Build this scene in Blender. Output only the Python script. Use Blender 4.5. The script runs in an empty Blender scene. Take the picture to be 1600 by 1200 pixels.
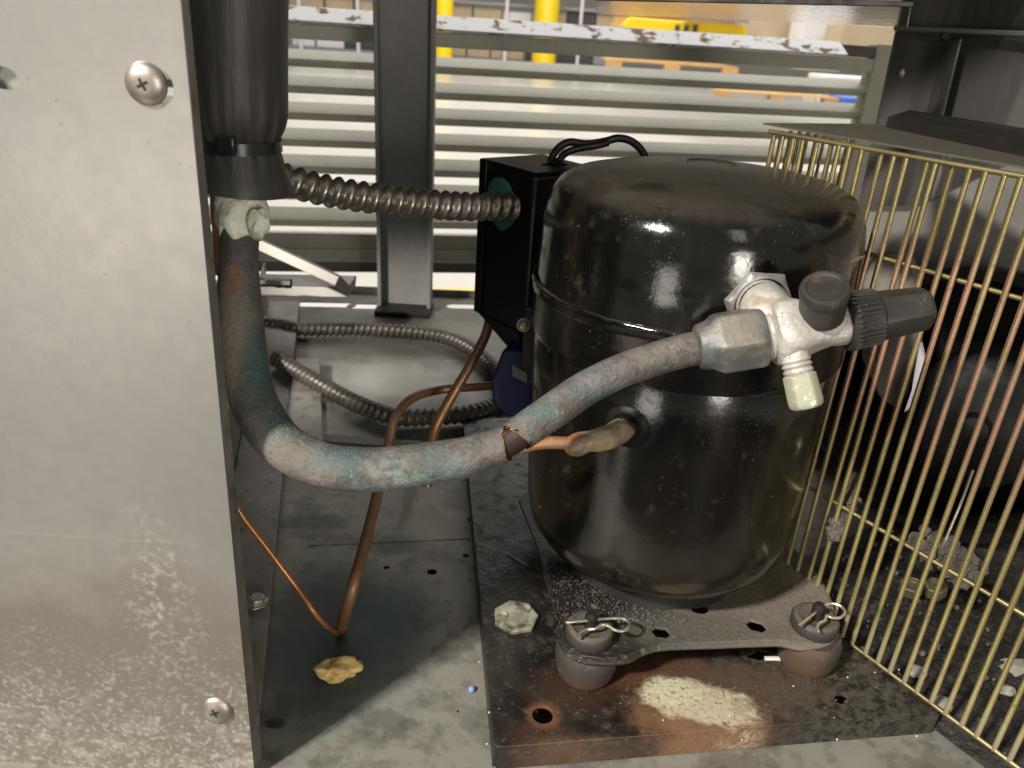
import bpy, math, random
import numpy as np
from mathutils import Vector, noise as mnoise
random.seed(7)
D2R = math.radians
scn = bpy.context.scene
COL = scn.collection
# ------------------------------------------------------------------ camera
PITCH, ROLL, FPX, CAMH = D2R(25), D2R(3.7), 1200.0, 0.41
r0 = np.array([1., 0, 0]); u0 = np.array([0, math.sin(PITCH), math.cos(PITCH)])
FW = np.array([0, math.cos(PITCH), -math.sin(PITCH)])
RT = math.cos(ROLL)*r0 + math.sin(ROLL)*u0
UP = -math.sin(ROLL)*r0 + math.cos(ROLL)*u0
C0 = np.array([0, 0, CAMH])
cam_d = bpy.data.cameras.new('camera'); cam = bpy.data.objects.new('camera', cam_d); COL.objects.link(cam)
from mathutils import Matrix
M = Matrix(((RT[0], UP[0], -FW[0], 0), (RT[1], UP[1], -FW[1], 0), (RT[2], UP[2], -FW[2], CAMH), (0, 0, 0, 1)))
cam.matrix_world = M
cam_d.sensor_width = 36; cam_d.lens = 27; cam_d.clip_start = .01; cam_d.clip_end = 200
cam_d.dof.use_dof = True; cam_d.dof.focus_distance = .46; cam_d.dof.aperture_fstop = 13.0
scn.camera = cam
# ------------------------------------------------------------------ light and exposure
scn.view_settings.view_transform = 'Standard'; scn.view_settings.look = 'None'
scn.view_settings.exposure = 0.42; scn.view_settings.gamma = 1.0
wd = bpy.data.worlds.new('World'); scn.world = wd; wd.use_nodes = True
bg = wd.node_tree.nodes['Background']
bg.inputs[0].default_value = (1.0, .94, .83, 1); bg.inputs[1].default_value = .22
def area(name, loc, target, sx, sy, power, color=(1, .945, .855)):
    l = bpy.data.lights.new(name, 'AREA'); l.shape = 'RECTANGLE'; l.size = sx; l.size_y = sy
    l.energy = power; l.color = color
    o = bpy.data.objects.new(name, l); COL.objects.link(o); o.location = loc
    d = Vector(target) - Vector(loc); o.rotation_euler = d.to_track_quat('-Z', 'Y').to_euler()
    return o
area('aisle_lamp', (-1.62, -1.29, 2.1), (.05, .45, .1), .26, .18, 138)
area('ceiling_lamp_bay', (0.5, 9, 6.0), (.5, 9, -.5), 12, 12, 1350, (1, .96, .9))
area('ceiling_lamp_front', (1.3, -3.0, 3.2), (.1, .5, .1), .5, 1.6, 6, (1, .95, .88))

area('added_reflection_lamp', (-1.15, -1.95, -.20), (.09, .39, .29), .62, .50, 4.2)  # unseen lamp added to mirror a pale rectangle in the shell
area('added_fill_lamp', (.85, -1.7, .42), (-.1, .4, .25), .34, .7, 15.0)  # unseen fill added at front right to lift the pipe and insulation
# ------------------------------------------------------------------ picture to place helpers
def ray(x, y): return FW + RT*(x-800)/FPX + UP*(600-y)/FPX
def PZ(x, y, z): d = ray(x, y); return C0 + d*(z-CAMH)/d[2]
def PY(x, y, Y): d = ray(x, y); return C0 + d*Y/d[1]
def PD(x, y, D): return C0 + ray(x, y)*D
def PP(x, y, a, n):
    d = ray(x, y); return C0 + d*(np.dot(np.array(a)-C0, n)/np.dot(d, n))
def nz(v): v = np.array(v, float); return v/np.linalg.norm(v)
def A(*v): return np.array(v, float)

# ------------------------------------------------------------------ mesh builder
class MB:
    def __init__(s): s.v = []; s.f = []
    def tube(s, pts, rad, seg=12, cap=True, ring=None, rough=0, flat=1.0, flatdir=None, hollow=False):
        pts = [np.array(p, float) for p in pts]; n = len(pts)
        rad = [rad]*n if np.isscalar(rad) else list(rad)
        T = [nz(pts[min(i+1, n-1)]-pts[max(i-1, 0)]) for i in range(n)]
        ref = A(0, 0, 1) if abs(T[0][2]) < .9 else A(1, 0, 0)
        N = nz(np.cross(T[0], ref)); b = len(s.v)
        for i in range(n):
            N = nz(N - T[i]*np.dot(N, T[i])); B = np.cross(T[i], N)
            for k in range(seg):
                a = 2*math.pi*k/seg; r = rad[i]
                if ring: r = r + ring(i, a)
                dvec = N*math.cos(a)+B*math.sin(a)
                if rough: r *= 1+rough*mnoise.noise(Vector(pts[i]*120+dvec*1.5))
                s.v.append(pts[i]+dvec*r)
        for i in range(n-1):
            for k in range(seg):
                k2 = (k+1) % seg
                s.f.append((b+i*seg+k, b+i*seg+k2, b+(i+1)*seg+k2, b+(i+1)*seg+k))
        if cap:
            s.f.append(tuple(b+k for k in range(seg))[::-1]); s.f.append(tuple(b+(n-1)*seg+k for k in range(seg)))
        return s
    def lathe(s, o, ax, prof, seg=32, ring=None, start=0.0, xdir=None):
        o = np.array(o, float); ax = nz(ax)
        ref = A(0, 0, 1) if abs(ax[2]) < .9 else A(1, 0, 0)
        if xdir is not None: ref = np.cross(ax, xdir)*-1
        N = nz(np.cross(ax, ref)); B = np.cross(ax, N); b = len(s.v)
        for i, (t, r) in enumerate(prof):
            for k in range(seg):
                a = start+2*math.pi*k/seg; rr = r+(ring(i, a) if ring else 0)
                s.v.append(o+ax*t+(N*math.cos(a)+B*math.sin(a))*rr)
        for i in range(len(prof)-1):
            for k in range(seg):
                k2 = (k+1) % seg
                s.f.append((b+i*seg+k, b+i*seg+k2, b+(i+1)*seg+k2, b+(i+1)*seg+k))
        s.f.append(tuple(b+k for k in range(seg))[::-1]); s.f.append(tuple(b+(len(prof)-1)*seg+k for k in range(seg)))
        return s
    def box(s, c, h, X=(1, 0, 0), Y=(0, 1, 0), Z=(0, 0, 1)):
        c = np.array(c, float); X = nz(X)*h[0]; Y = nz(Y)*h[1]; Z = nz(Z)*h[2]; b = len(s.v)
        for k in range(8):
            s.v.append(c+X*(1 if k & 1 else -1)+Y*(1 if k & 2 else -1)+Z*(1 if k & 4 else -1))
        for f in ((0, 2, 3, 1), (4, 5, 7, 6), (0, 1, 5, 4), (2, 6, 7, 3), (0, 4, 6, 2), (1, 3, 7, 5)): s.f.append(tuple(b+i for i in f))
        return s
    def prism(s, poly, ext):
        b = len(s.v); n = len(poly); ext = np.array(ext, float)
        for p in poly: s.v.append(np.array(p, float))
        for p in poly: s.v.append(np.array(p, float)+ext)
        s.f.append(tuple(b+i for i in range(n))[::-1]); s.f.append(tuple(b+n+i for i in range(n)))
        for i in range(n):
            j = (i+1) % n; s.f.append((b+i, b+j, b+n+j, b+n+i))
        return s
    def ico(s, c, r, sub=2, amp=.2, freq=1.0, sc=(1, 1, 1), zr=0):
        import bmesh
        bm = bmesh.new(); bmesh.ops.create_icosphere(bm, subdivisions=sub, radius=1)
        b = len(s.v); sd = Vector((random.random()*50, random.random()*50, 0)); ca, sa = math.cos(zr), math.sin(zr)
        for v in bm.verts:
            k = 1+amp*mnoise.noise(v.co*freq*1.7+sd)
            x, y, z = v.co.x*k*sc[0]*r, v.co.y*k*sc[1]*r, v.co.z*k*sc[2]*r
            s.v.append(A(c[0]+x*ca-y*sa, c[1]+x*sa+y*ca, c[2]+z))
        for f in bm.faces: s.f.append(tuple(b+v.index for v in f.verts))
        bm.free(); return s
    def build(s, name, m, parent=None, smooth=35, bevel=0, subsurf=0, base=None, fix=True):
        me = bpy.data.meshes.new(name)
        off = A(*parent.matrix_world.translation) if parent is not None and not isinstance(parent, tuple) else A(0, 0, 0)
        if parent is not None: off = A(*WLOC[parent.name])
        o = bpy.data.objects.new(name, me); COL.objects.link(o)
        if parent is None and base is not None:
            off = A(*base); o.location = base
        WLOC[o.name] = tuple(off)
        me.from_pydata([tuple(p-off) for p in s.v], [], s.f)
        if fix:
            import bmesh
            bm = bmesh.new(); bm.from_mesh(me); bmesh.ops.recalc_face_normals(bm, faces=bm.faces); bm.to_mesh(me); bm.free()
        me.materials.append(m)
        if smooth:
            me.shade_smooth(); me.set_sharp_from_angle(angle=D2R(smooth))
        if parent is not None: o.parent = parent
        if bevel:
            bv = o.modifiers.new('bevel', 'BEVEL'); bv.width = bevel; bv.segments = 2; bv.limit_method = 'ANGLE'; bv.angle_limit = D2R(40)
        if subsurf:
            ss = o.modifiers.new('sub', 'SUBSURF'); ss.levels = subsurf; ss.render_levels = subsurf
        return o
WLOC = {}
def sheet(poly, holes, z0, thick, zf=None):
    """flat plate with real holes; poly and holes are lists of (x, y); thickness goes down"""
    import bmesh
    bm = bmesh.new(); loops = []
    for lp in [poly]+holes:
        vs = [bm.verts.new((p[0], p[1], z0)) for p in lp]
        es = [bm.edges.new((vs[i], vs[(i+1) % len(vs)])) for i in range(len(vs))]; loops.append(es)
    bmesh.ops.triangle_fill(bm, use_beauty=True, use_dissolve=False, edges=[e for l in loops for e in l])
    r = bmesh.ops.extrude_face_region(bm, geom=list(bm.faces))
    for g in r['geom']:
        if isinstance(g, bmesh.types.BMVert): g.co.z -= thick
    bmesh.ops.recalc_face_normals(bm, faces=bm.faces)
    mb = MB(); bm.verts.ensure_lookup_table(); bm.verts.index_update()
    for v in bm.verts: mb.v.append(A(*v.co))
    for f in bm.faces: mb.f.append(tuple(v.index for v in f.verts))
    bm.free(); return mb
def circ(cx, cy, r, n=16, ry=None, rot=0):
    ry = ry or r
    return [(cx+r*math.cos(2*math.pi*k/n)*math.cos(rot)-ry*math.sin(2*math.pi*k/n)*math.sin(rot),
             cy+r*math.cos(2*math.pi*k/n)*math.sin(rot)+ry*math.sin(2*math.pi*k/n)*math.cos(rot)) for k in range(n)]
def spline(pts, n=10):
    P = [np.array(p, float) for p in pts]; P = [2*P[0]-P[1]]+P+[2*P[-1]-P[-2]]; out = []
    for i in range(1, len(P)-2):
        for k in range(n):
            t = k/n
            out.append(.5*((2*P[i])+(-P[i-1]+P[i+1])*t+(2*P[i-1]-5*P[i]+4*P[i+1]-P[i+2])*t*t+(-P[i-1]+3*P[i]-3*P[i+1]+P[i+2])*t**3))
    out.append(P[-2]); return out
def resample(pts, step):
    pts = [np.array(p) for p in pts]; d = [0]
    for i in range(1, len(pts)): d.append(d[-1]+np.linalg.norm(pts[i]-pts[i-1]))
    L = d[-1]; n = max(2, int(L/step)); P = np.array(pts)
    s = np.linspace(0, L, n+1); return [np.array([np.interp(q, d, P[:, j]) for j in range(P.shape[1])]) for q in s]
def tag(o, label=None, cat=None, group=None, kind=None):
    if label: o['label'] = label
    if cat: o['category'] = cat
    if group: o['group'] = group
    if kind: o['kind'] = kind
    return o
def thing(name, loc, label, cat, group=None):
    o = bpy.data.objects.new(name, None); COL.objects.link(o); o.location = tuple(loc); o.empty_display_size = .02
    WLOC[o.name] = tuple(loc); return tag(o, label, cat, group)

# ------------------------------------------------------------------ materials
def mat(name, base, rough=.5, metal=0.0, layers=(), bump=None, coat=0, spec=.5, trans=0, emit=None, ior=None):
    """layers: dicts with kind noise/blob/zramp; col, rough, metal; laid over one another"""
    m = bpy.data.materials.new(name); m.use_nodes = True; nt = m.node_tree; N = nt.nodes; L = nt.links
    bs = N['Principled BSDF']; geo = N.new('ShaderNodeNewGeometry')
    def mth(op, a, b=None, clamp=False):
        n = N.new('ShaderNodeMath'); n.operation = op; n.use_clamp = clamp
        for i, q in enumerate((a, b)):
            if q is None: continue
            if isinstance(q, (int, float)): n.inputs[i].default_value = q
            else: L.new(q, n.inputs[i])
        return n.outputs[0]
    def noise(scale, detail=4, dist=0, stretch=None, off=0, ntype=None):
        src = geo.outputs['Position']
        mp = N.new('ShaderNodeMapping'); L.new(src, mp.inputs[0]); mp.inputs['Location'].default_value = (off, off*.7, off*1.3)
        if stretch: mp.inputs['Scale'].default_value = stretch
        if ntype == 'voronoi':
            t = N.new('ShaderNodeTexVoronoi'); t.inputs['Scale'].default_value = scale; L.new(mp.outputs[0], t.inputs['Vector']); return t.outputs['Distance']
        t = N.new('ShaderNodeTexNoise'); t.inputs['Scale'].default_value = scale; t.inputs['Detail'].default_value = detail
        t.inputs['Roughness'].default_value = .62; t.inputs['Distortion'].default_value = dist
        L.new(mp.outputs[0], t.inputs['Vector']); return t.outputs[0]
    def ramp(v, lo, hi):
        r = N.new('ShaderNodeMapRange'); r.interpolation_type = 'SMOOTHSTEP'; L.new(v, r.inputs[0])
        r.inputs[1].default_value = lo; r.inputs[2].default_value = hi; r.inputs[3].default_value = 0; r.inputs[4].default_value = 1
        return r.outputs[0]
    col = None; ro = None; me = None
    def rgb(c):
        n = N.new('ShaderNodeRGB'); n.outputs[0].default_value = (*c, 1); return n.outputs[0]
    def val(x):
        n = N.new('ShaderNodeValue'); n.outputs[0].default_value = x; return n.outputs[0]
    col = rgb(base); ro = val(rough); me = val(metal)
    for ly in layers:
        k = ly.get('kind', 'noise')
        if k == 'noise':
            mask = ramp(noise(ly['scale'], ly.get('detail', 5), ly.get('dist', 0), ly.get('stretch'), ly.get('off', 0), ly.get('ntype')), ly['lo'], ly['hi'])
        elif k == 'slope':
            sx = N.new('ShaderNodeSeparateXYZ'); L.new(geo.outputs['Normal'], sx.inputs[0])
            z = sx.outputs[2]
            z = mth('ADD', z, mth('MULTIPLY', mth('SUBTRACT', noise(ly.get('nscale', 30), 6, .5), .5), ly.get('namp', .6)))
            mask = ramp(z, ly['lo'], ly['hi'])
        elif k == 'z':
            sx = N.new('ShaderNodeSeparateXYZ'); L.new(geo.outputs['Position'], sx.inputs[0])
            z = sx.outputs[ly.get('axis', 2)]
            z = mth('ADD', z, mth('MULTIPLY', mth('SUBTRACT', noise(ly.get('nscale', 30), 6), .5), ly.get('namp', .05)))
            mask = ramp(z, ly['lo'], ly['hi'])
        else:   # blob: p centre, r radius, optional squash, noisy edge
            mp = N.new('ShaderNodeMapping'); mp.vector_type = 'TEXTURE'
            mp.inputs['Location'].default_value = tuple(ly['p']); mp.inputs['Rotation'].default_value = (0, 0, ly.get('rot', 0))
            sc = ly.get('sc', (1, 1, 1)); mp.inputs['Scale'].default_value = tuple(q*ly['r'] for q in sc)
            L.new(geo.outputs['Position'], mp.inputs[0])
            ln = N.new('ShaderNodeVectorMath'); ln.operation = 'LENGTH'; L.new(mp.outputs[0], ln.inputs[0])
            d = mth('ADD', ln.outputs['Value'], mth('MULTIPLY', mth('SUBTRACT', noise(ly.get('nscale', 60), 6), .5), ly.get('namp', 1.2)))
            mask = ramp(d, 1+ly.get('soft', .15), 1-ly.get('soft', .15))
        if 'tex' in ly:
            mask = mth('MULTIPLY', mask, ramp(noise(ly['tex'][0], 5, 0, None, 3.1), ly['tex'][1], ly['tex'][2]))
        if 'amt' in ly: mask = mth('MULTIPLY', mask, ly['amt'])
        if 'col' in ly:
            mx = N.new('ShaderNodeMix'); mx.data_type = 'RGBA'; L.new(mask, mx.inputs[0]); L.new(col, mx.inputs[6]); mx.inputs[7].default_value = (*ly['col'], 1); col = mx.outputs[2]
        if 'rough' in ly:
            mx = N.new('ShaderNodeMix'); L.new(mask, mx.inputs[0]); L.new(ro, mx.inputs[2]); mx.inputs[3].default_value = ly['rough']; ro = mx.outputs[0]
        if 'metal' in ly:
            mx = N.new('ShaderNodeMix'); L.new(mask, mx.inputs[0]); L.new(me, mx.inputs[2]); mx.inputs[3].default_value = ly['metal']; me = mx.outputs[0]
    L.new(col, bs.inputs['Base Color']); L.new(ro, bs.inputs['Roughness']); L.new(me, bs.inputs['Metallic'])
    bs.inputs['Coat Weight'].default_value = coat; bs.inputs['Coat Roughness'].default_value = .15
    bs.inputs['Specular IOR Level'].default_value = spec
    bs.inputs['Transmission Weight'].default_value = trans
    if ior: bs.inputs['IOR'].default_value = ior
    prev = None
    for b in (bump or ()):
        bn = N.new('ShaderNodeBump'); bn.inputs['Distance'].default_value = b[1]; bn.inputs['Strength'].default_value = b[2] if len(b) > 2 else .6
        L.new(noise(b[0], 6, 0, b[3] if len(b) > 3 else None), bn.inputs['Height'])
        if prev: L.new(prev, bn.inputs['Normal'])
        prev = bn.outputs[0]
    if prev: L.new(prev, bs.inputs['Normal'])
    if emit:
        bs.inputs['Emission Color'].default_value = (*emit[0], 1); bs.inputs['Emission Strength'].default_value = emit[1]
    return m
def L_(**k): return k
def bl(x, y, z, rpx, **k):      # blob of dirt on a level surface at picture place x, y
    p = PZ(x, y, z); D = np.dot(p-C0, FW); return dict(kind='blob', p=tuple(p), r=rpx*D/1200, **k)

DUST = (.16, .145, .12)
m_galv = mat('galvanised_steel', (.37, .355, .335), .36, .75, [
    L_(scale=70, ntype='voronoi', lo=.1, hi=.7, col=(.33, .32, .305), rough=.40, amt=.5),
    L_(scale=6, lo=.35, hi=.75, col=(.40, .39, .375), rough=.34),
    L_(scale=130, lo=.40, hi=.75, col=(.30, .295, .285), amt=.35, rough=.42),
    L_(kind='z', nscale=20, namp=.09, lo=.175, hi=.115, col=(.165, .145, .115), metal=.4, rough=.50, amt=.9),
    L_(scale=45, lo=.52, hi=.74, off=5, col=(.30, .285, .265), rough=.42, amt=.2),
    L_(kind='z', nscale=30, namp=.16, lo=.085, hi=.015, col=(.36, .345, .31), metal=.15, rough=.72, tex=(110, .44, .66), amt=.5),
    L_(kind='z', nscale=30, namp=.12, lo=.13, hi=.03, col=(.42, .40, .36), metal=.1, rough=.75, tex=(330, .50, .66), amt=.6),
    L_(kind='blob', p=tuple(PY(255, 960, .308)), r=.020, sc=(.8, 9, 2.6), nscale=60, namp=1.8, soft=.8, col=(.44, .42, .37), metal=.1, rough=.75, tex=(240, .46, .70), amt=.55),
    L_(kind='blob', p=tuple(PY(110, 838, .308)), r=.05, sc=(1.0, 9, .014), nscale=40, namp=.6, soft=.8, col=(.42, .40, .36), rough=.5, amt=.45),
    L_(scale=240, lo=.68, hi=.73, col=(.14, .13, .115), amt=.7),
    L_(scale=120, lo=.72, hi=.76, off=11, col=(.10, .09, .08), amt=.6)],
    bump=[(420, .0002, .25), (60, .0006, .18)])
PANSH = [
    L_(scale=14, lo=.35, hi=.7, col=(.24, .235, .215), amt=.8),
    L_(scale=70, lo=.5, hi=.75, col=(.10, .095, .08), amt=.7),
    L_(scale=6, lo=.5, hi=.7, col=(.20, .19, .16), rough=.75),
    bl(510, 1015, 0, 120, sc=(1, 1.1, 9), nscale=26, namp=1.3, soft=.7, col=(.035, .062, .062), rough=.45, metal=0, amt=.92),
    bl(520, 930, 0, 80, sc=(1, 1, 9), nscale=40, namp=1.0, soft=.6, col=(.03, .04, .045), rough=.4, amt=.8),
    bl(620, 960, 0, 60, sc=(1, 1.2, 9), nscale=40, namp=1.2, soft=.6, col=(.03, .075, .085), rough=.45, amt=.7),
    bl(500, 1150, 0, 60, sc=(1.2, .5, 9), nscale=70, namp=1.4, soft=.6, col=(.19, .25, .18), tex=(160, .45, .65), amt=.7),
    bl(410, 1095, 0, 20, sc=(1, 1, 9), nscale=70, namp=.5, soft=.5, col=(.30, .30, .24), amt=.5),
    bl(430, 1130, 0, 16, sc=(1, .6, 9), nscale=70, namp=.8, soft=.4, col=(.02, .02, .02)),
    bl(610, 850, 0, 45, sc=(1.3, .5, 9), nscale=60, namp=1.6, soft=.5, col=(.05, .05, .04), amt=.6),
    bl(490, 815, 0, 40, sc=(1.3, .5, 9), nscale=60, namp=1.6, soft=.5, col=(.05, .05, .045), amt=.7),
    bl(560, 545, 0, 70, sc=(2.3, .3, 9), nscale=30, namp=.8, soft=.4, col=(.05, .045, .035), amt=.6),
    L_(kind='z', axis=1, nscale=14, namp=.20, lo=.62, hi=.95, col=(.06, .055, .044), amt=.75),  # darker towards the back: shade painted in along with dirt
    L_(scale=30, lo=.50, hi=.62, off=8, col=(.07, .066, .054), amt=.5),
    L_(scale=13, lo=.54, hi=.64, off=2, col=(.06, .056, .045), rough=.4, amt=.45),
    bl(700, 810, 0, 60, sc=(1, 1.2, 9), nscale=60, namp=1.6, soft=.5, col=(.33, .32, .28), amt=.6),
    bl(640, 775, 0, 18, sc=(.5, 4, 9), nscale=60, namp=1.0, soft=.5, col=(.09, .06, .035), amt=.6),
    L_(scale=210, lo=.66, hi=.70, off=4, col=(.05, .045, .035), amt=.7),
    bl(610, 595, 0, 55, sc=(1.9, 1.3, 9), nscale=30, namp=1.2, soft=.7, col=(.38, .38, .36), rough=.35, amt=.7),  # pale patch paints light from the louvers into the pan colour
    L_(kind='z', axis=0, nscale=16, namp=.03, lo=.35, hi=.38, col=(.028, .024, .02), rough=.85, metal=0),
    L_(scale=330, lo=.66, hi=.72, col=(.45, .43, .36), amt=.5)]
m_pan = mat('dirty_galvanised_pan_painted_shade', (.25, .24, .21), .5, .3, PANSH, bump=[(90, .0008, .35), (350, .0003, .3)])
m_rail = mat('dirty_rail_steel', (.17, .16, .14), .5, .35, [
    L_(scale=20, lo=.4, hi=.7, col=(.26, .25, .22)), L_(scale=60, lo=.5, hi=.7, col=(.07, .065, .055), amt=.7)], bump=[(90, .0008, .4)])
m_shell = mat('gloss_black_shell', (.0025, .0023, .0021), .09, 0, [
    L_(scale=26, lo=.40, hi=.75, col=(.005, .0045, .004), rough=.15),
    L_(kind='slope', lo=.55, hi=1.05, namp=.9, nscale=18, col=(.045, .039, .031), rough=.45, amt=.8),
    L_(kind='z', lo=.22, hi=.10, namp=.16, nscale=25, col=(.008, .006, .0035), rough=.17, amt=.85),
    L_(scale=24, stretch=(1, 1, .3), lo=.50, hi=.70, off=5, col=(.014, .011, .008), rough=.20, amt=.75),
    L_(scale=75, lo=.58, hi=.72, off=8, col=(.024, .021, .017), rough=.4, amt=.6),
    L_(scale=620, lo=.62, hi=.69, col=(.075, .066, .055), rough=.7, tex=(30, .48, .66), amt=.8),
    L_(scale=260, lo=.70, hi=.73, off=12, col=(.25, .23, .2), rough=.8, tex=(14, .45, .6))],
    bump=[(13, .0035, .22), (90, .0006, .25), (520, .0002, .25)], coat=.2)
m_box = mat('satin_black_box', (.008, .008, .008), .3, 0, [L_(kind='slope', lo=.6, hi=1, namp=.5, nscale=40, col=(.06, .055, .045), rough=.35, amt=.7),
    L_(scale=60, lo=.55, hi=.75, col=(.02, .019, .017), rough=.5)], bump=[(220, .0003, .2)])
m_foam = mat('black_foam_rubber', (.030, .028, .026), .50, 0, [L_(scale=35, lo=.4, hi=.75, col=(.045, .041, .036), rough=.5),
    L_(scale=40, stretch=(3, 3, .4), lo=.55, hi=.75, col=(.085, .08, .075), amt=.5)], bump=[(34, .002, .3, (2.5, 2.5, .35)), (500, .0003, .4)])
m_tie = mat('black_nylon_tie', (.012, .012, .012), .28, 0, bump=[(90, .0005, .3)])
m_putty = mat('pale_putty', (.85, .84, .70), .5, 0, [L_(scale=60, lo=.4, hi=.65, col=(.68, .70, .56)), L_(scale=45, lo=.55, hi=.7, off=4, col=(.30, .44, .33)),
    L_(scale=130, lo=.62, hi=.7, col=(.62, .6, .5))], bump=[(70, .006, .8), (240, .001, .5)])
pl = lambda x, y, D, rpx, **k: dict(kind='blob', p=tuple(PD(x, y, D)), r=rpx*D/1200, **k)
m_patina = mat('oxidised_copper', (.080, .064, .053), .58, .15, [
    L_(scale=80, lo=.38, hi=.62, col=(.130, .113, .098), metal=0),
    L_(scale=36, lo=.46, hi=.60, off=3, col=(.060, .066, .066), metal=.1),
    L_(scale=130, lo=.52, hi=.64, off=6, col=(.045, .085, .082), metal=0, amt=.6),
    pl(362, 530, .385, 70, sc=(.42, 1, 2.4), nscale=70, namp=.9, soft=.45, col=(.235, .19, .155), metal=.1, rough=.55, amt=.85),  # brown copper, painted paler to brighten the shaded riser
    pl(400, 590, .39, 60, sc=(.42, .7, 1.5), nscale=80, namp=.8, soft=.5, col=(.045, .10, .085), metal=0, rough=.6, amt=.75),
    pl(440, 665, .38, 50, sc=(.8, .8, .8), nscale=80, namp=1.0, soft=.5, col=(.042, .095, .085), metal=0, rough=.6, amt=.6),
    pl(385, 500, .40, 45, sc=(.55, .7, 1.4), nscale=80, namp=1.0, soft=.5, col=(.05, .08, .07), metal=0, rough=.6, amt=.7),
    pl(520, 712, .38, 60, sc=(1.1, .8, .28), nscale=90, namp=1.3, soft=.5, col=(.045, .105, .10), metal=0, amt=.6),
    pl(650, 735, .385, 70, sc=(1.2, .9, .5), nscale=90, namp=1.3, soft=.4, col=(.20, .215, .185), metal=0, rough=.8, tex=(190, .46, .58), amt=.8),
    pl(700, 725, .385, 60, sc=(1.3, 1, .6), nscale=90, namp=1.3, soft=.5, col=(.06, .115, .115), metal=0, amt=.55),
    pl(640, 755, .385, 60, sc=(1.5, .9, .25), nscale=90, namp=1.0, soft=.5, col=(.07, .17, .18), metal=0, amt=.5),
    pl(850, 640, .385, 42, sc=(.9, 1, .6), nscale=100, namp=1.2, soft=.5, col=(.055, .145, .16), metal=0, rough=.7, amt=.7),
    pl(820, 655, .385, 40, sc=(.6, 1, .9), nscale=100, namp=1.0, soft=.5, col=(.05, .18, .17), metal=0, rough=.7, amt=.5),
    pl(930, 585, .39, 60, sc=(1, 1, .4), nscale=60, namp=1.2, soft=.5, col=(.12, .135, .15), metal=.1, amt=.5),
    pl(360, 425, .385, 22, sc=(.68, 1.0, 1.7), nscale=30, namp=.25, soft=.12, col=(.23, .12, .075), metal=.35, rough=.42, amt=.9),
    pl(430, 745, .37, 70, sc=(1.2, .9, .9), nscale=70, namp=.9, soft=.5, col=(.17, .145, .125), metal=0, rough=.65, amt=.5),
    pl(780, 712, .378, 12, sc=(1, 1, 1.6), nscale=150, namp=.7, soft=.2, col=(.62, .26, .10), metal=.9, rough=.3),
    L_(scale=300, lo=.64, hi=.70, col=(.27, .30, .26), metal=0, amt=.5),
    L_(scale=420, lo=.63, hi=.68, off=9, col=(.04, .05, .045), metal=0, amt=.7)],
    bump=[(330, .0018, .9), (90, .0014, .5)])
m_fresh = mat('fresh_torn_copper', (.80, .36, .17), .28, 1, bump=[(500, .001, .6)])
m_torn = mat('torn_pipe_inside', (.018, .006, .004), .6, .2, bump=[(300, .001, .6)])
m_cu = mat('brown_copper_tube', (.34, .17, .08), .42, .55, [L_(scale=40, lo=.4, hi=.7, col=(.20, .12, .07), metal=.3), L_(scale=120, lo=.6, hi=.72, col=(.30, .28, .22), metal=0)], bump=[(200, .0003, .3)])
m_cap = mat('orange_copper_wire', (.52, .21, .06), .35, .5, [L_(scale=60, lo=.45, hi=.7, col=(.34, .14, .05))])
m_solder = mat('brazed_joint', (.20, .15, .10), .5, .4, [L_(scale=60, lo=.4, hi=.6, col=(.30, .24, .15), metal=.1), L_(scale=45, lo=.52, hi=.66, off=5, col=(.34, .12, .04), metal=.1), L_(scale=200, lo=.6, hi=.7, col=(.05, .04, .03))], bump=[(200, .0012, .6)])
m_conduit = mat('flexible_steel_conduit', (.34, .31, .26), .34, .85, [L_(scale=60, lo=.45, hi=.7, col=(.17, .15, .12), rough=.5)], bump=[(300, .0002, .3)])
m_conduit2 = mat('dusty_steel_conduit', (.11, .10, .085), .42, .7, [L_(scale=30, lo=.45, hi=.7, col=(.09, .08, .065), rough=.6, metal=.2)])
m_seal = mat('dark_green_sealant', (.04, .15, .125), .6, 0, [L_(scale=90, lo=.45, hi=.7, col=(.06, .19, .16))], bump=[(260, .0012, .6)])
m_wire = mat('black_cable', (.010, .010, .010), .42, 0, [L_(scale=80, lo=.5, hi=.7, col=(.03, .028, .025))])
m_blue = mat('dark_blue_plastic', (.008, .014, .10), .38, 0, [L_(scale=60, lo=.5, hi=.7, col=(.015, .02, .06))])
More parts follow.
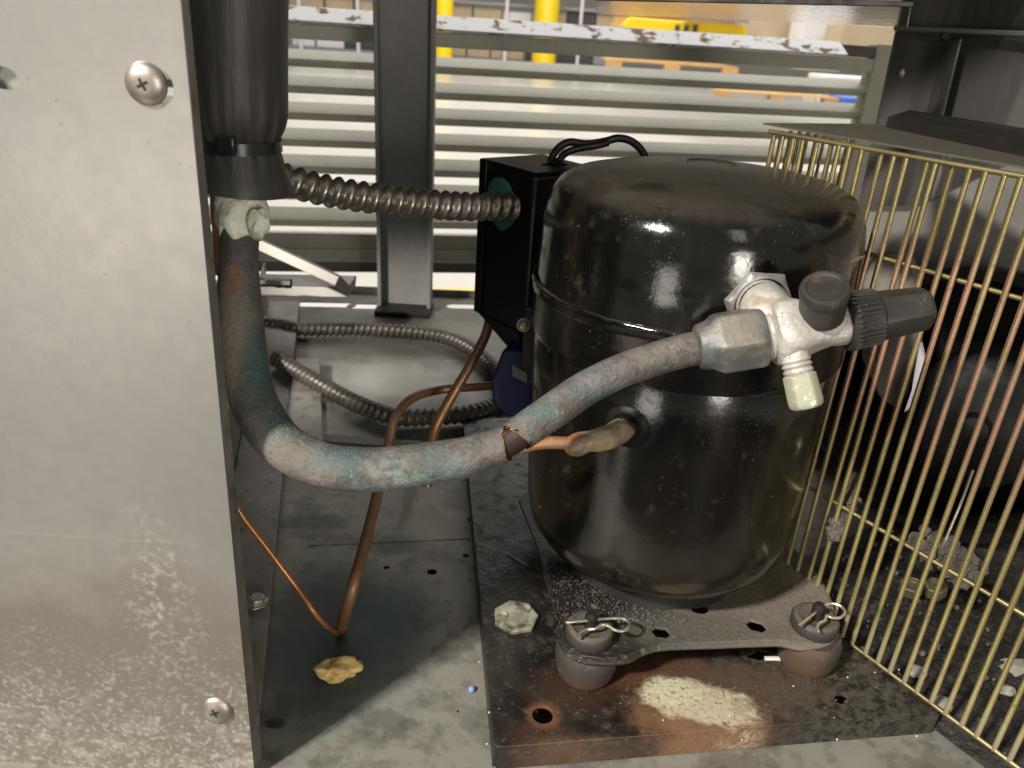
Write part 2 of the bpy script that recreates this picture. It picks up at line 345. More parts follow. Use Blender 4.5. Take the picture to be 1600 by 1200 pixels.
m_base = mat('black_painted_rusty_base', (.008, .007, .006), .30, 0, [
    L_(scale=30, lo=.42, hi=.7, col=(.022, .019, .015), rough=.5),
    L_(scale=90, lo=.52, hi=.66, off=4, col=(.045, .036, .026), rough=.75, amt=.7),
    bl(890, 1080, .02, 60, sc=(1.1, .7, 9), nscale=50, namp=1.3, soft=.5, col=(.032, .016, .009), rough=.45, amt=.8),
    bl(1060, 1060, .02, 80, sc=(1.3, .6, 9), nscale=45, namp=1.6, soft=.5, col=(.075, .032, .014), rough=.6, amt=.9),
    bl(1170, 1070, .02, 80, sc=(1.4, .6, 9), nscale=45, namp=1.0, soft=.5, col=(.06, .032, .018), rough=.7, amt=.9),
    bl(1090, 1115, .02, 80, sc=(1.4, .6, 9), nscale=55, namp=1.5, soft=.4, col=(.11, .052, .026), rough=.75, amt=.9),
    bl(1110, 1135, .02, 60, sc=(1.7, .5, 9), nscale=60, namp=1.6, soft=.4, col=(.17, .085, .042), rough=.8, amt=.85),
    bl(1065, 1085, .02, 50, sc=(1.25, .75, 9), nscale=60, namp=1.4, soft=.16, col=(.38, .34, .23), rough=.9, amt=.9),
    bl(1095, 1100, .02, 52, sc=(1.6, .68, 9), nscale=60, namp=1.5, soft=.16, col=(.40, .34, .23), rough=.9, amt=.95),
    bl(1050, 1080, .02, 38, sc=(1.1, .7, 9), nscale=90, namp=1.2, soft=.35, col=(.42, .44, .30), rough=.9, tex=(240, .38, .56), amt=.9),
    bl(1090, 1095, .02, 75, sc=(1.5, .7, 9), nscale=60, namp=.8, soft=.3, col=(.16, .13, .085), rough=.9, tex=(300, .54, .62), amt=.8),
    bl(1135, 1120, .02, 40, sc=(1.3, .5, 9), nscale=90, namp=1.4, soft=.4, col=(.42, .34, .27), rough=.9, tex=(240, .40, .56), amt=.9),
    bl(850, 1150, .02, 45, sc=(1.3, .6, 9), nscale=50, namp=1.2, soft=.4, col=(.045, .022, .012), rough=.5, amt=.7),
    bl(1040, 1180, .02, 110, sc=(1.6, .25, 9), nscale=60, namp=1.0, soft=.5, col=(.17, .10, .055), rough=.8, amt=.6),
    bl(1290, 1060, .02, 120, sc=(1.4, .9, 9), nscale=30, namp=.8, soft=.5, col=(.05, .043, .034), rough=.8, tex=(170, .40, .60), amt=.9),
    bl(850, 1117, .02, 25, sc=(1, 1, 9), nscale=90, namp=.7, soft=.4, col=(.14, .06, .03), amt=.8),
    L_(scale=320, lo=.62, hi=.70, col=(.12, .105, .085), rough=.9, amt=.7),
    L_(scale=420, lo=.72, hi=.75, off=7, col=(.3, .28, .24), rough=.9)],
    bump=[(120, .0016, .6), (420, .0008, .7)])
m_foot = mat('greasy_dusty_mounting_plate', (.020, .018, .015), .32, 0, [
    bl(1200, 930, .05, 170, sc=(1, 1, 9), nscale=30, namp=.7, soft=.35, col=(.14, .122, .096), rough=.9),
    bl(1090, 985, .05, 60, sc=(2.2, .8, 9), nscale=60, namp=1.2, soft=.5, col=(.075, .068, .055), rough=.85, amt=.8),
    L_(scale=140, lo=.55, hi=.68, col=(.12, .105, .085), rough=.8, amt=.7), L_(scale=420, lo=.68, hi=.73, col=(.35, .32, .27), amt=.8)],
    bump=[(300, .0016, .8), (110, .0018, .4)])
m_rubber = mat('aged_rubber_mount', (.045, .039, .034), .42, 0, [L_(kind='blob', p=tuple(PZ(1245, 1040, .03)), r=.018, sc=(1, 1, 1.2), nscale=90, namp=.9, soft=.6, col=(.075, .043, .026), rough=.6),L_(kind='z', lo=.034, hi=.022, namp=.015, nscale=50, col=(.085, .045, .026), rough=.6, amt=.8), L_(scale=200, lo=.55, hi=.7, col=(.09, .08, .065), amt=.6)], bump=[(200, .0005, .4)])
m_rubber2 = mat('dusty_rubber_cap', (.032, .028, .024), .55, 0, [L_(kind='slope', lo=.5, hi=1, namp=.5, nscale=90, col=(.10, .088, .07), rough=.8, amt=.8)], bump=[(220, .0006, .5)])
m_pin = mat('bright_wire_pin', (.62, .58, .46), .28, .9)
m_bolt = mat('corroded_pale_nut', (.20, .20, .145), .55, .2, [L_(scale=90, lo=.4, hi=.65, col=(.34, .33, .24)), L_(scale=70, lo=.5, hi=.65, off=4, col=(.07, .065, .045))], bump=[(200, .0004, .4)])
m_zinc = mat('zinc_bolt', (.42, .39, .31), .4, .7, [L_(scale=150, lo=.45, hi=.7, col=(.2, .18, .14), rough=.6)])
m_screw = mat('stainless_screw', (.36, .325, .285), .42, .9, [L_(scale=200, lo=.5, hi=.75, col=(.34, .29, .24), rough=.4)], bump=[(300, .0003, .3)])
m_hole = mat('dark_hole', (.012, .011, .010), .7)
m_valve = mat('frosted_brass_valve', (.40, .385, .35), .42, .35, [
    L_(scale=70, lo=.45, hi=.7, col=(.48, .465, .435), rough=.5, metal=.1),
    pl(1207, 520, .39, 26, sc=(.7, 1, 1.2), nscale=120, namp=1.5, soft=.5, col=(.50, .30, .10), metal=0, rough=.8, amt=.85),
    pl(1200, 470, .39, 22, sc=(1.5, 1, .5), nscale=140, namp=1.4, soft=.4, col=(.20, .15, .10), metal=0, rough=.8, amt=.8),
    pl(1245, 570, .39, 24, sc=(1, 1, .7), nscale=140, namp=1.2, soft=.5, col=(.56, .46, .26), metal=0, rough=.8, amt=.8),
    L_(scale=260, lo=.60, hi=.68, col=(.30, .24, .16), metal=0), L_(scale=90, lo=.58, hi=.68, off=9, col=(.27, .23, .17), metal=0, amt=.6)], bump=[(300, .0012, .7), (80, .0012, .3)])
m_rnut = mat('dull_plated_nut', (.24, .235, .22), .42, .55, [
    L_(scale=70, lo=.45, hi=.65, col=(.33, .32, .30), metal=.3), L_(scale=60, lo=.54, hi=.66, off=5, col=(.17, .12, .075), metal=0, rough=.8), L_(scale=260, lo=.62, hi=.7, col=(.08, .07, .055))], bump=[(200, .0008, .5)])
m_nut = mat('weathered_flare_nut', (.095, .10, .10), .5, .45, [
    L_(scale=60, lo=.4, hi=.62, col=(.15, .138, .118), metal=.2), L_(scale=55, lo=.5, hi=.68, off=6, col=(.22, .18, .12), metal=.2),
    L_(scale=220, lo=.6, hi=.7, col=(.12, .12, .1))], bump=[(90, .0016, .5), (300, .0005, .4)])
m_plug = mat('pale_olive_plastic', (.30, .31, .23), .42, 0, [L_(scale=60, stretch=(1, 1, 5), lo=.5, hi=.7, col=(.46, .40, .24)), L_(scale=200, lo=.6, hi=.7, col=(.52, .5, .42))], bump=[(200, .0003, .3)])
m_rcap = mat('black_ribbed_cap', (.020, .018, .016), .45, 0, [L_(scale=60, lo=.45, hi=.7, col=(.042, .037, .031), rough=.62), L_(scale=260, lo=.62, hi=.70, col=(.15, .13, .1), amt=.6)], bump=[(150, .0006, .4)])
m_bar = mat('yellow_passivated_wire', (.58, .50, .22), .32, .85, [
    L_(kind='z', lo=.15, hi=.21, namp=.08, nscale=20, col=(.60, .36, .25)),
    L_(scale=70, stretch=(1, 1, .3), lo=.50, hi=.60, off=14, col=(.50, .42, .20)),
    L_(kind='z', lo=.27, hi=.33, namp=.12, nscale=30, col=(.30, .25, .11)),
    L_(scale=28, lo=.58, hi=.72, off=2, col=(.27, .32, .13), amt=.8),
    L_(kind='z', lo=.07, hi=.02, namp=.05, nscale=30, col=(.26, .235, .15), rough=.55, metal=.3),
    L_(scale=240, lo=.60, hi=.70, col=(.12, .10, .07), rough=.6, amt=.7)])
m_bar2 = mat('olive_passivated_wire', (.44, .38, .18), .38, .85, [L_(scale=30, lo=.4, hi=.7, col=(.34, .27, .14))])
m_lid = mat('olive_galvanised_lid', (.15, .135, .105), .36, .5, [L_(scale=16, lo=.4, hi=.7, col=(.11, .10, .08), rough=.5), L_(scale=120, lo=.55, hi=.7, col=(.2, .18, .14), amt=.4)], bump=[(90, .0004, .3)])
m_slab = mat('matt_black_steel', (.012, .011, .010), .55, 0, [L_(scale=20, lo=.45, hi=.7, col=(.022, .020, .017))], bump=[(120, .0006, .3)], spec=.3)
m_dside = mat('dark_streaked_panel', (.025, .023, .021), .45, .1, [L_(scale=14, stretch=(3, 1, .3), lo=.42, hi=.62, col=(.06, .055, .05)), L_(scale=40, stretch=(2, 1, .12), lo=.62, hi=.70, off=4, col=(.20, .19, .17), amt=.6)], bump=[(30, .002, .3, (3, 1, .3))])
m_post = mat('grey_painted_post', (.24, .235, .225), .55, .0, [L_(scale=9, lo=.4, hi=.7, col=(.20, .195, .185)), L_(scale=120, lo=.55, hi=.75, col=(.11, .105, .10), amt=.6)], bump=[(200, .0003, .3)])
m_louv = mat('olive_grey_painted_louver', (.36, .355, .285), .5, 0, [L_(scale=12, lo=.4, hi=.75, col=(.31, .31, .25)), L_(scale=90, lo=.6, hi=.75, col=(.26, .25, .20), amt=.5), L_(scale=30, lo=.55, hi=.7, off=3, col=(.27, .255, .20), amt=.5)])
m_toprail = mat('white_painted_rusted_rail', (.42, .42, .44), .35, .1, [L_(scale=26, stretch=(1, 1, 1.6), lo=.55, hi=.60, col=(.20, .12, .06), rough=.8), L_(scale=60, lo=.62, hi=.68, off=3, col=(.30, .20, .10), rough=.8, amt=.8)], bump=[(60, .001, .3)])
m_floor = mat('polished_warehouse_concrete', (.56, .545, .51), .28, 0, [L_(scale=.9, lo=.4, hi=.7, col=(.48, .47, .45)), L_(scale=8, lo=.5, hi=.8, col=(.44, .43, .41), amt=.4)], spec=.5)
m_wall = mat('beige_warehouse_wall', (.52, .48, .42), .7, 0, [L_(scale=.6, lo=.4, hi=.7, col=(.42, .40, .36))])
m_yel = mat('safety_yellow_paint', (.85, .62, .01), .35, 0, [L_(scale=5, lo=.5, hi=.8, col=(.78, .55, .01))])
m_wood = mat('pale_pallet_wood', (.62, .39, .16), .65, 0, [L_(scale=5, stretch=(.4, 1, 6), lo=.4, hi=.7, col=(.42, .25, .10))])
m_card = mat('kraft_cardboard', (.47, .37, .25), .7, 0, [L_(scale=3, lo=.4, hi=.7, col=(.42, .33, .22))])
m_greyb = mat('grey_crate_plastic', (.26, .26, .28), .5)
m_dkb = mat('dark_crate_plastic', (.05, .05, .055), .5)
m_white = mat('white_wrap', (.72, .71, .72), .35, 0)
m_blueb = mat('blue_carton', (.06, .14, .48), .5)
m_tape = mat('yellow_floor_tape', (.78, .55, .10), .4)
m_debris = mat('greasy_debris', (.014, .012, .009), .6, 0, [L_(scale=180, lo=.5, hi=.65, col=(.040, .034, .026)), L_(scale=300, lo=.66, hi=.72, col=(.2, .18, .15))], bump=[(200, .004, .9)])
m_lint = mat('grey_lint', (.10, .088, .075), .95, 0, [L_(scale=300, lo=.4, hi=.7, col=(.09, .08, .065))], bump=[(400, .002, .9)])
m_chip = mat('pale_stone_chip', (.26, .245, .21), .7, 0, bump=[(300, .001, .5)])
m_brass = mat('brass_nut', (.17, .15, .08), .5, .6, [L_(scale=200, lo=.5, hi=.65, col=(.10, .09, .06), metal=0)])
m_motor = mat('black_motor_housing', (.006, .0055, .005), .45, 0, [L_(scale=60, lo=.5, hi=.7, col=(.012, .011, .009), rough=.7)], bump=[(150, .0008, .4)], spec=.15)
m_fan = mat('dusty_fan_blade', (.13, .12, .10), .5, .2, [L_(scale=40, lo=.4, hi=.7, col=(.09, .08, .065))])
m_grey = mat('dull_grey_shroud', (.10, .094, .084), .55, .2, [L_(scale=18, lo=.4, hi=.7, col=(.075, .07, .06))])
m_clump = mat('yellow_putty_scrap', (.80, .57, .20), .5, 0, [L_(scale=90, lo=.4, hi=.65, col=(.45, .30, .10)), L_(scale=60, lo=.55, hi=.7, off=3, col=(.66, .55, .32))], bump=[(160, .0015, .6)])
m_bead = mat('pale_blue_bead', (.16, .28, .52), .35)
m_glass = mat('clear_polycarbonate', (.93, .94, .96), .12, 0, trans=1.0, ior=1.1, bump=[(14, .004, .3, (1, 1, 6))])
m_strap = mat('pale_zinc_strap', (.16, .15, .135), .4, .5)
m_thread = mat('fine_thread_scrap', (.55, .52, .45), .6)

# ================================================================== SETTING
FLZ = -.55
tag(MB().box((0, 12, FLZ-.05), (30, 30, .05)).build('warehouse_floor', m_floor, smooth=0), kind='structure')
tag(MB().box((0, 30, 4), (30, .1, 5)).build('warehouse_wall', m_wall, smooth=0), kind='structure')
for pts in ([(-.60, -.36), (-1.05, -.95), (-1.9, -2.1), (-1.2, -3.2), (2.6, -3.2), (2.6, -.1), (-.2, -.1)], [(-.74, -.28), (-1.25, -.95), (-2.2, -2.1), (-3.4, -2.1), (-3.4, .9), (-.9, .9), (-.9, -.1)]):
    tag(MB().prism([A(x, y, FLZ+.001) for x, y in pts], (0, 0, .008)).build('added_dark_floor_sheet', m_slab, smooth=0), kind='structure')  # unseen dark sheets added; their gap shapes the streak mirrored in the shell
# condensing-unit pan
def zc(x, y, z=0.0): p = PZ(x, y, z); return (p[0], p[1])
def slot(x1, x2, y, h):
    a = A(*zc(x1, y), 0)[:2]; b = A(*zc(x2, y+.02*(x2-x1)), 0)[:2]; d = (b-a)/np.linalg.norm(b-a); n = A(-d[1], d[0]); r = h
    out = []
    for k in range(7): t = -math.pi/2+math.pi*k/6; out.append(tuple(b+d*r*math.cos(t)+n*r*math.sin(t)))
    for k in range(7): t = math.pi/2+math.pi*k/6; out.append(tuple(a+d*r*math.cos(t)+n*r*math.sin(t)))
    return out
holes = [slot(475, 545, 475, .011), slot(553, 612, 478, .011), slot(708, 748, 478, .011),
         circ(*zc(675, 893), .0042, 12), circ(*zc(604, 886), .0028, 10), circ(*zc(716, 1111), .0012, 8), circ(*zc(728, 868), .003, 8), circ(*zc(735, 812), .003, 8)]
pl0, pl1 = PZ(300, 447, 0), PZ(1100, 478, 0)
dv = (pl1-pl0)[:2]/np.linalg.norm((pl1-pl0)[:2])
bk = lambda s: tuple(pl0[:2]+dv*s)
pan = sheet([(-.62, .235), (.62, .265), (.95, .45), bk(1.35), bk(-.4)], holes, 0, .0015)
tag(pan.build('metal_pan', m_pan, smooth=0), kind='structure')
# cabinet roof and the closed sides that shade the inside
tag(MB().box((.10, .86, .66), (.80, .42, .004)).build('cabinet_roof', m_slab, smooth=0), kind='structure')
tag(MB().box((.15, .665, -.27), (.76, .365, .262)).build('unit_plinth', m_slab, smooth=0), kind='structure')
tag(MB().box((.12, 1.262, .565), (.78, .004, .088)).build('added_back_valance', m_slab, smooth=0), kind='structure')  # unseen valance added to keep bay lamp light off the pan
tag(MB().box((-.67, .80, .33), (.004, .46, .33)).build('cabinet_left_wall', m_slab, smooth=0), kind='structure')
# seam and thin lap sheet on the pan
lap = MB()
la, lb = PZ(480, 853, 0), PZ(735, 842, 0)
n_ = nz([-(lb-la)[1], (lb-la)[0], 0])
lap.prism([la+A(0, 0, .0002), lb+A(0, 0, .0002), lb+n_*.16+A(0, 0, .0002), la+n_*.16+A(0, 0, .0002)], (0, 0, .0004))
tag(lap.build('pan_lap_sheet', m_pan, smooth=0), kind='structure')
# cabinet back sill of the pan (upturned flange)
q0 = A(*bk(-.4), 0); q1 = A(*bk(1.35), 0); nn = A(-dv[1], dv[0], 0)
tag(MB().prism([q0, q1, q1+A(0, 0, .010), q0+A(0, 0, .010)], nn*.003).build('pan_back_flange', m_rail, smooth=0), kind='structure')

# ------------------------------------------------------------------ warehouse things far behind
def far_pt(x, yfoot): return PZ(x, yfoot, FLZ)
def far_box(name, x0, x1, ytop, ybot, Y, m, label, cat, group=None, depth=.5, bev=.01):
    a = PY(x0, ytop, Y); b = PY(x1, ybot, Y)
    o = MB().box(((a[0]+b[0])/2, Y+depth/2, (a[2]+b[2])/2), (abs(b[0]-a[0])/2, depth/2, abs(a[2]-b[2])/2)).build(name, m, bevel=bev)
    return tag(o, label, cat, group)
for i, (x0, x1, lab) in enumerate([(678, 706, 'yellow bollard seen above the rusty rail just right of the grey post'), (829, 866, 'yellow bollard seen above the rusty rail behind the black cable and junction box')]):
    p = far_pt((x0+x1)/2, 111+i*6); Dp = np.dot(p-C0, FW); r = (x1-x0)/2*Dp/1200
    tag(MB().lathe(p, (0, 0, 1), [(0, r*1.01), (.01, r), (2.3, r), (2.38, r*.85), (2.42, r*.4)], 20).build('bollard', m_yel, base=tuple(p)), lab, 'bollard', 'yellow bollards in the warehouse')
Yf = 9.0
# pallet with deck boards and blocks
def pallet(x0, x1, yt, yb, Y, lab):
    a = PY(x0, yt, Y); b = PY(x1, yb, Y); w = b[0]-a[0]; zt, zb = a[2], b[2]
    t = thing('wooden_pallet', ((a[0]+b[0])/2, Y, zb), lab, 'pallet', 'wooden pallets on the warehouse floor'); h = zt-zb
    for k in range(5):
        MB().box((a[0]+w/2, Y+.06+k*.2, zt-h*.08), (w/2, .05, h*.08)).build('deck_board', m_wood, t)
    MB().box((a[0]+w/2, Y+.06, zb+h*.08), (w/2, .05, h*.08)).build('bottom_board', m_wood, t)
    for k in range(3):
        MB().box((a[0]+w*(.06+.44*k), Y+.06, zb+h*.5), (w*.06, .06, h*.34)).build('block', m_wood, t)
pallet(948, 1152, 92, 122, 9.0, 'pale wooden pallet seen through the top louver gap above the compressor')
pallet(1120, 1310, 141, 164, 7.6, 'darker wooden pallet seen through the second louver gap near the wire grille')
ps = thing('plank_stack', PY(1064, 60, 10.5), 'stack of pale planks behind the yellow machine arm', 'planks')
for k in range(7):
    a = PY(962, -14+k*9, 10.5); b = PY(1166, -14+k*9, 10.5); dx_ = random.uniform(-.05, .05)
    MB().box(((a[0]+b[0])/2+dx_, 10.7+dx_, a[2]), ((b[0]-a[0])/2, .2, .034)).build('plank', m_wood, ps, bevel=.004)
far_box('carton', 1166, 1243, -20, 100, 10.2, m_card, 'tall beige carton right of the plank stack beyond the louvers', 'carton', None)
far_box('grey_cabinet', 1244, 1290, -20, 104, 10.6, m_greyb, 'grey cabinet beside the tall beige carton beyond the louvers', 'cabinet')
far_box('wrapped_load', 1262, 1312, 8, 112, 9.6, m_white, 'white wrapped load in front of the grey cabinet', 'wrapped goods')
far_box('carton', 1318, 1400, 36, 112, 9.0, m_card, 'kraft carton at the right end of the rusty rail', 'carton')
far_box('blue_carton', 1320, 1352, 152, 170, 7.5, m_blueb, 'small blue carton seen in a louver gap by the wire grille', 'carton')
far_box('wrapped_load', 1290, 1365, 118, 180, 7.9, m_white, 'white wrapped load low behind the blue carton', 'wrapped goods')
# yellow machine arm
ya = thing('yellow_lift_arm', PY(1070, 60, 9.4), 'yellow lifting arm lying low beyond the rusty rail', 'machine arm')
a = PY(972, 38, 9.4); b = PY(1165, 54, 9.4)
MB().prism([PY(972, 40, 9.4), PY(985, 27, 9.4), PY(1060, 33, 9.4), PY(1165, 40, 9.4), PY(1165, 60, 9.4), PY(1060, 58, 9.4), PY(985, 54, 9.4)], (0, .25, 0)).build('arm', m_yel, ya, bevel=.01)
MB().box(PY(1120, 28, 9.35), (.34, .08, .03)).build('cylinder_rod', m_greyb, ya, bevel=.01)
for k, x in enumerate((1058, 1072, 1086)):
    MB().box(PY(x, 46, 9.38), (.022, .02, .045)).build('slot_mark', m_dkb, ya)
# shelf rack with crates left part
rk = thing('storage_rack', PY(800, 96, 19), 'storage rack of dark and beige crates between the yellow bollards', 'rack')
for k in range(3):
    z = PY(800, 96-k*44, 19)[2]
    MB().box((PY(780, 80, 19)[0], 19.4, z), (6.2, .4, .035)).build('shelf', m_greyb, rk)
for x in (470, 560, 700, 790, 905, 960):
    p = PY(x, 60, 19); MB().box((p[0], 19, .4), (.035, .035, .95)).build('upright', m_white, rk)
random.seed(3)
cr = [m_dkb, m_card, m_greyb, m_card, m_white]; names = {0: 'dark', 1: 'kraft', 2: 'grey', 3: 'tan', 4: 'white'}
for row in range(2):
    z0 = PY(800, 96-row*44, 19)[2]+.04
    x = 455; nth = 0
    while x < 965:
        w = random.choice((34, 42, 50)); k = random.randrange(5); nth += 1; h = random.uniform(.32, .54)
        p = PY(x+w/2, 60, 19.0); hw = w*19/1200*.47
        o = MB().box((p[0], 19.3, z0+h/2), (hw, .2, h/2)).build('crate', cr[k], bevel=.01)
        tag(o, '%s crate %s on the %s shelf of the far rack' % (names[k], ['at the far left end', 'second from the left', 'third from the left', 'fourth from the left', 'fifth from the left', 'sixth from the left', 'seventh from the left', 'eighth from the left', 'ninth from the left', 'tenth from the left', 'eleventh from the left', 'twelfth from the left', 'near the right end', 'at the right end'][nth-1], 'lower' if row == 0 else 'upper'), 'crate', 'crates on the far storage rack')
        x += w+4
# yellow floor tape
ta, tb = PZ(440, 456, FLZ), PZ(800, 459, FLZ)
tag(MB().box(((ta+tb)/2+A(0, 0, .004)), (1.2, .045, .002), X=tb-ta, Y=A(-(tb-ta)[1], (tb-ta)[0], 0)).build('floor_tape', m_tape, smooth=0), 'yellow tape line on the pale floor seen below the louver wall', 'floor tape')

# ------------------------------------------------------------------ louver wall
lv = thing('louver_wall', PY(450, 410, 1.3), 'olive grey louvered cabinet side with rust stained white top rail', 'louver panel')
LA = PY(450, 40, 1.3); LB = PY(1385, 110, 1.5); LA[2] = LB[2] = 0
ld = nz(LB-LA); ln_ = A(-ld[1], ld[0], 0)     # pointing away from the camera
def lbox(z0, z1, off, th, s0=-.5, s1=None):
    s1 = np.linalg.norm(LB-LA)+.01 if s1 is None else s1
    mb = MB(); a = LA+ld*s0+ln_*off; b = LA+ld*s1+ln_*off
    mb.prism([a+A(0, 0, z0), b+A(0, 0, z0), b+A(0, 0, z1), a+A(0, 0, z1)], ln_*th); return mb
zt = PP(450, 8, LA, ln_)[2]; zt2 = PP(450, 34, LA, ln_)[2]; zt3 = PP(450, 60, LA, ln_)[2]
SR = np.linalg.norm(LB-LA)
rm = MB()
for s_ in (-.5, SR*.905):
    for (o_, z_) in ((-.030, zt2), (-.030, zt2+.003), (.004, zt-.001), (.020, zt), (.020, zt2)): rm.v.append(LA+ld*s_+ln_*o_+A(0, 0, z_))
for i in range(5): rm.f.append((i, (i+1) % 5, 5+(i+1) % 5, 5+i))
rm.f += [(0, 1, 2, 3, 4), (9, 8, 7, 6, 5)]
rm.build('top_rail', m_toprail, lv, smooth=0, bevel=.0015)
lbox(zt3, zt2-.001, -.002, .02).build('rail_skirt', m_louv, lv, bevel=.002)
lbox(zt2, zt-.004, .0, .02, s0=SR*.908).build('rail_end', m_grey, lv, bevel=.002)
# slats: bent blades, open gaps between
pitch = 42.0
for k in range(8):
    y_top = 77+k*42.0; y_bot = y_top+27
    z1 = PP(450, y_top, LA, ln_)[2]; z0 = PP(450, y_bot, LA, ln_)[2]; zm = z0+(z1-z0)*.32
    s0, s1 = -.5, SR-.02
    mb = MB(); prof = [(.030, z1), (.004, zm+.004), (.0, zm), (.012, z0), (.0145, z0+.0006), (.003, zm+.001), (.007, zm+.005), (.031, z1-.0016)]
    b0 = len(mb.v)
    for s in (s0, s1):
        for (o_, z_) in prof: mb.v.append(LA+ld*s+ln_*o_+A(0, 0, z_))
    n = len(prof)
    for i in range(n):
        j = (i+1) % n; mb.f.append((i, j, n+j, n+i))
    mb.f.append(tuple(range(n))); mb.f.append(tuple(range(n, 2*n))[::-1])
    mb.build('slat', m_louv, lv, smooth=0)
zb1 = PP(450, 365, LA, ln_)[2]; zb0 = PP(450, 409, LA, ln_)[2]; zc0 = PP(450, 428, LA, ln_)[2]
lbox(zb0, zb1, .002, .02).build('bottom_beam', m_grey if False else m_louv, lv, bevel=.002)
lbox(zc0, zb0-.001, .012, .015).build('bottom_lip', m_strap, lv, bevel=.001)
for s, w in ((SR-.03, .03),):
    lbox(zc0, zt, -.004, .03, s0=s, s1=s+w+.02).build('end_stile', m_louv, lv, bevel=.002)
lbox(zc0, zt, -.012, .004, s0=SR+.022, s1=SR+.035).build('end_trim', m_strap, lv)
# the thick post in front
pa = PY(590, 240, 1.13); pb = PY(677, 245, 1.13)
pt = thing('cabinet_post', (float((pa[0]+pb[0])/2), 1.13, 0), 'flat grey upright post standing in front of the louvers', 'post')
px_, pw_ = (pa[0]+pb[0])/2, (pb[0]-pa[0])/2
MB().box((px_, 1.14, .33), (pw_, .008, .33)).build('web', m_post, pt, bevel=.002)
for sgn in (-1, 1):
    MB().box((px_+sgn*(pw_-.002), 1.128, .33), (.003, .012, .33)).build('flange', m_post, pt, bevel=.0015)
MB().box((px_, 1.12, .004), (pw_*1.05, .028, .004)).build('foot_plate', m_slab, pt, bevel=.001)

# left bracket plate and slanting strap in front of the louvers
br = thing('sheet_bracket', PD(460, 455, .98), 'pale sheet metal bracket on the pan behind the copper bend', 'bracket')
MB().prism([PD(330, 444, 1.0), PD(545, 448, 1.0), PD(543, 465, 1.0), PD(330, 462, 1.0)], (0, .05, .0)).build('bracket_plate', m_strap, br, bevel=.001)
sp = MB().prism([PD(380, 362, .95), PD(530, 432, .95), PD(524, 447, .95), PD(378, 380, .95)], (.0, .004, .001)); sp.build('strap', m_strap, br, bevel=.0008)
MB().prism([PD(530, 432, .95), PD(547, 450, .97), PD(545, 462, .97), PD(522, 447, .95)], (.0, .004, .001)).build('strap_end', m_strap, br, bevel=.0008)
tag(MB().tube(spline([PD(345, 441, .95), PD(400, 441, .95), PD(455, 443, .95)]), .006, 8, rough=.3).build('black_grommet_strip', m_wire), 'short black cable lying on the pale bracket behind the copper pipe', 'cable')

# ------------------------------------------------------------------ left rail channel
rc = thing('mounting_channel', PZ(420, 900, 0), 'dirty steel mounting channel running along the left side of the pan', 'channel')
e0, e1 = PZ(405, 1117, .012), PZ(468, 470, .012)
ed = nz(e1-e0); en = A(-ed[1], ed[0], 0)
MB().prism([e0, e1, e1+en*.045, e0+en*.045], (0, 0, -.011)).build('flange', m_rail, rc, bevel=.001)
MB().prism([e0+en*.0455+A(0, 0, -.011), e1+en*.0455+A(0, 0, -.011), e1+en*.0455+A(0, 0, .06), e0+en*.0455+A(0, 0, .06)], en*.003).build('web', m_rail, rc, bevel=.0008)
bc = PZ(402, 942, .012)
MB().lathe(bc, (0, 0, 1), [(0, .0085), (.0012, .0085), (.0013, .0062), (.005, .006), (.0058, .005)], 6).build('bolt_head', m_zinc, rc, bevel=.0005)
# cross bar pieces on the pan, mid distance
cb = thing('cross_brace', PZ(600, 660, 0), 'flat galvanised cross brace on the pan behind the copper bend', 'brace')
a1, a2 = PZ(455, 625, .010), PZ(800, 655, .010); b1, b2 = PZ(455, 675, .010), PZ(800, 700, .010)
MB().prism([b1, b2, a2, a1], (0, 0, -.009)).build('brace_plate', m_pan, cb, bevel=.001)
MB().prism([PZ(462, 560, .016), PZ(500, 560, .016), PZ(505, 690, .016), PZ(440, 690, .016)], (0, 0, -.005)).build('clip_plate', m_rail, cb, bevel=.001)

# ------------------------------------------------------------------ flexible conduits
def conduit(pts, r, pitch_, amp, m, name, label, step=.0009, seg=20, par=None):
    p = resample(spline(pts, 14), step)
    def ring(i, a):
        ph = (i*step/pitch_)*2*math.pi+a
        return amp*(abs(math.cos(ph/2))**1.0*2-1.0)
    mb = MB().tube(p, r, seg, ring=ring)
    return mb.build(name, m, par, smooth=60)
cth = thing('armoured_conduit', PD(450, 285, .50), 'shiny corrugated steel conduit running from the insulated pipe into the black junction box', 'conduit')
conduit([PD(395, 265, .47), PD(440, 280, .48), PD(520, 300, .50), PD(600, 312, .52), PD(680, 320, .54), PD(740, 323, .56), PD(803, 322, .575)], .0089, .0088, .0017, m_conduit, 'corrugated_sleeve', '', step=.0007, par=cth)
tag(conduit([PZ(400, 504, .012), PZ(438, 508, .012), PZ(470, 514, .012), PZ(560, 514, .012), PZ(640, 518, .012), PZ(700, 528, .012), PZ(745, 552, .012), PZ(785, 595, .012), PZ(785, 625, .012), PZ(740, 645, .022), PZ(660, 652, .022), PZ(610, 650, .022), PZ(545, 625, .022), PZ(490, 595, .022), PZ(430, 560, .025)],
    .0088, .0085, .0014, m_conduit2, 'armoured_conduit', '', step=.001), 'dusty corrugated steel conduit looping across the back of the pan', 'conduit')

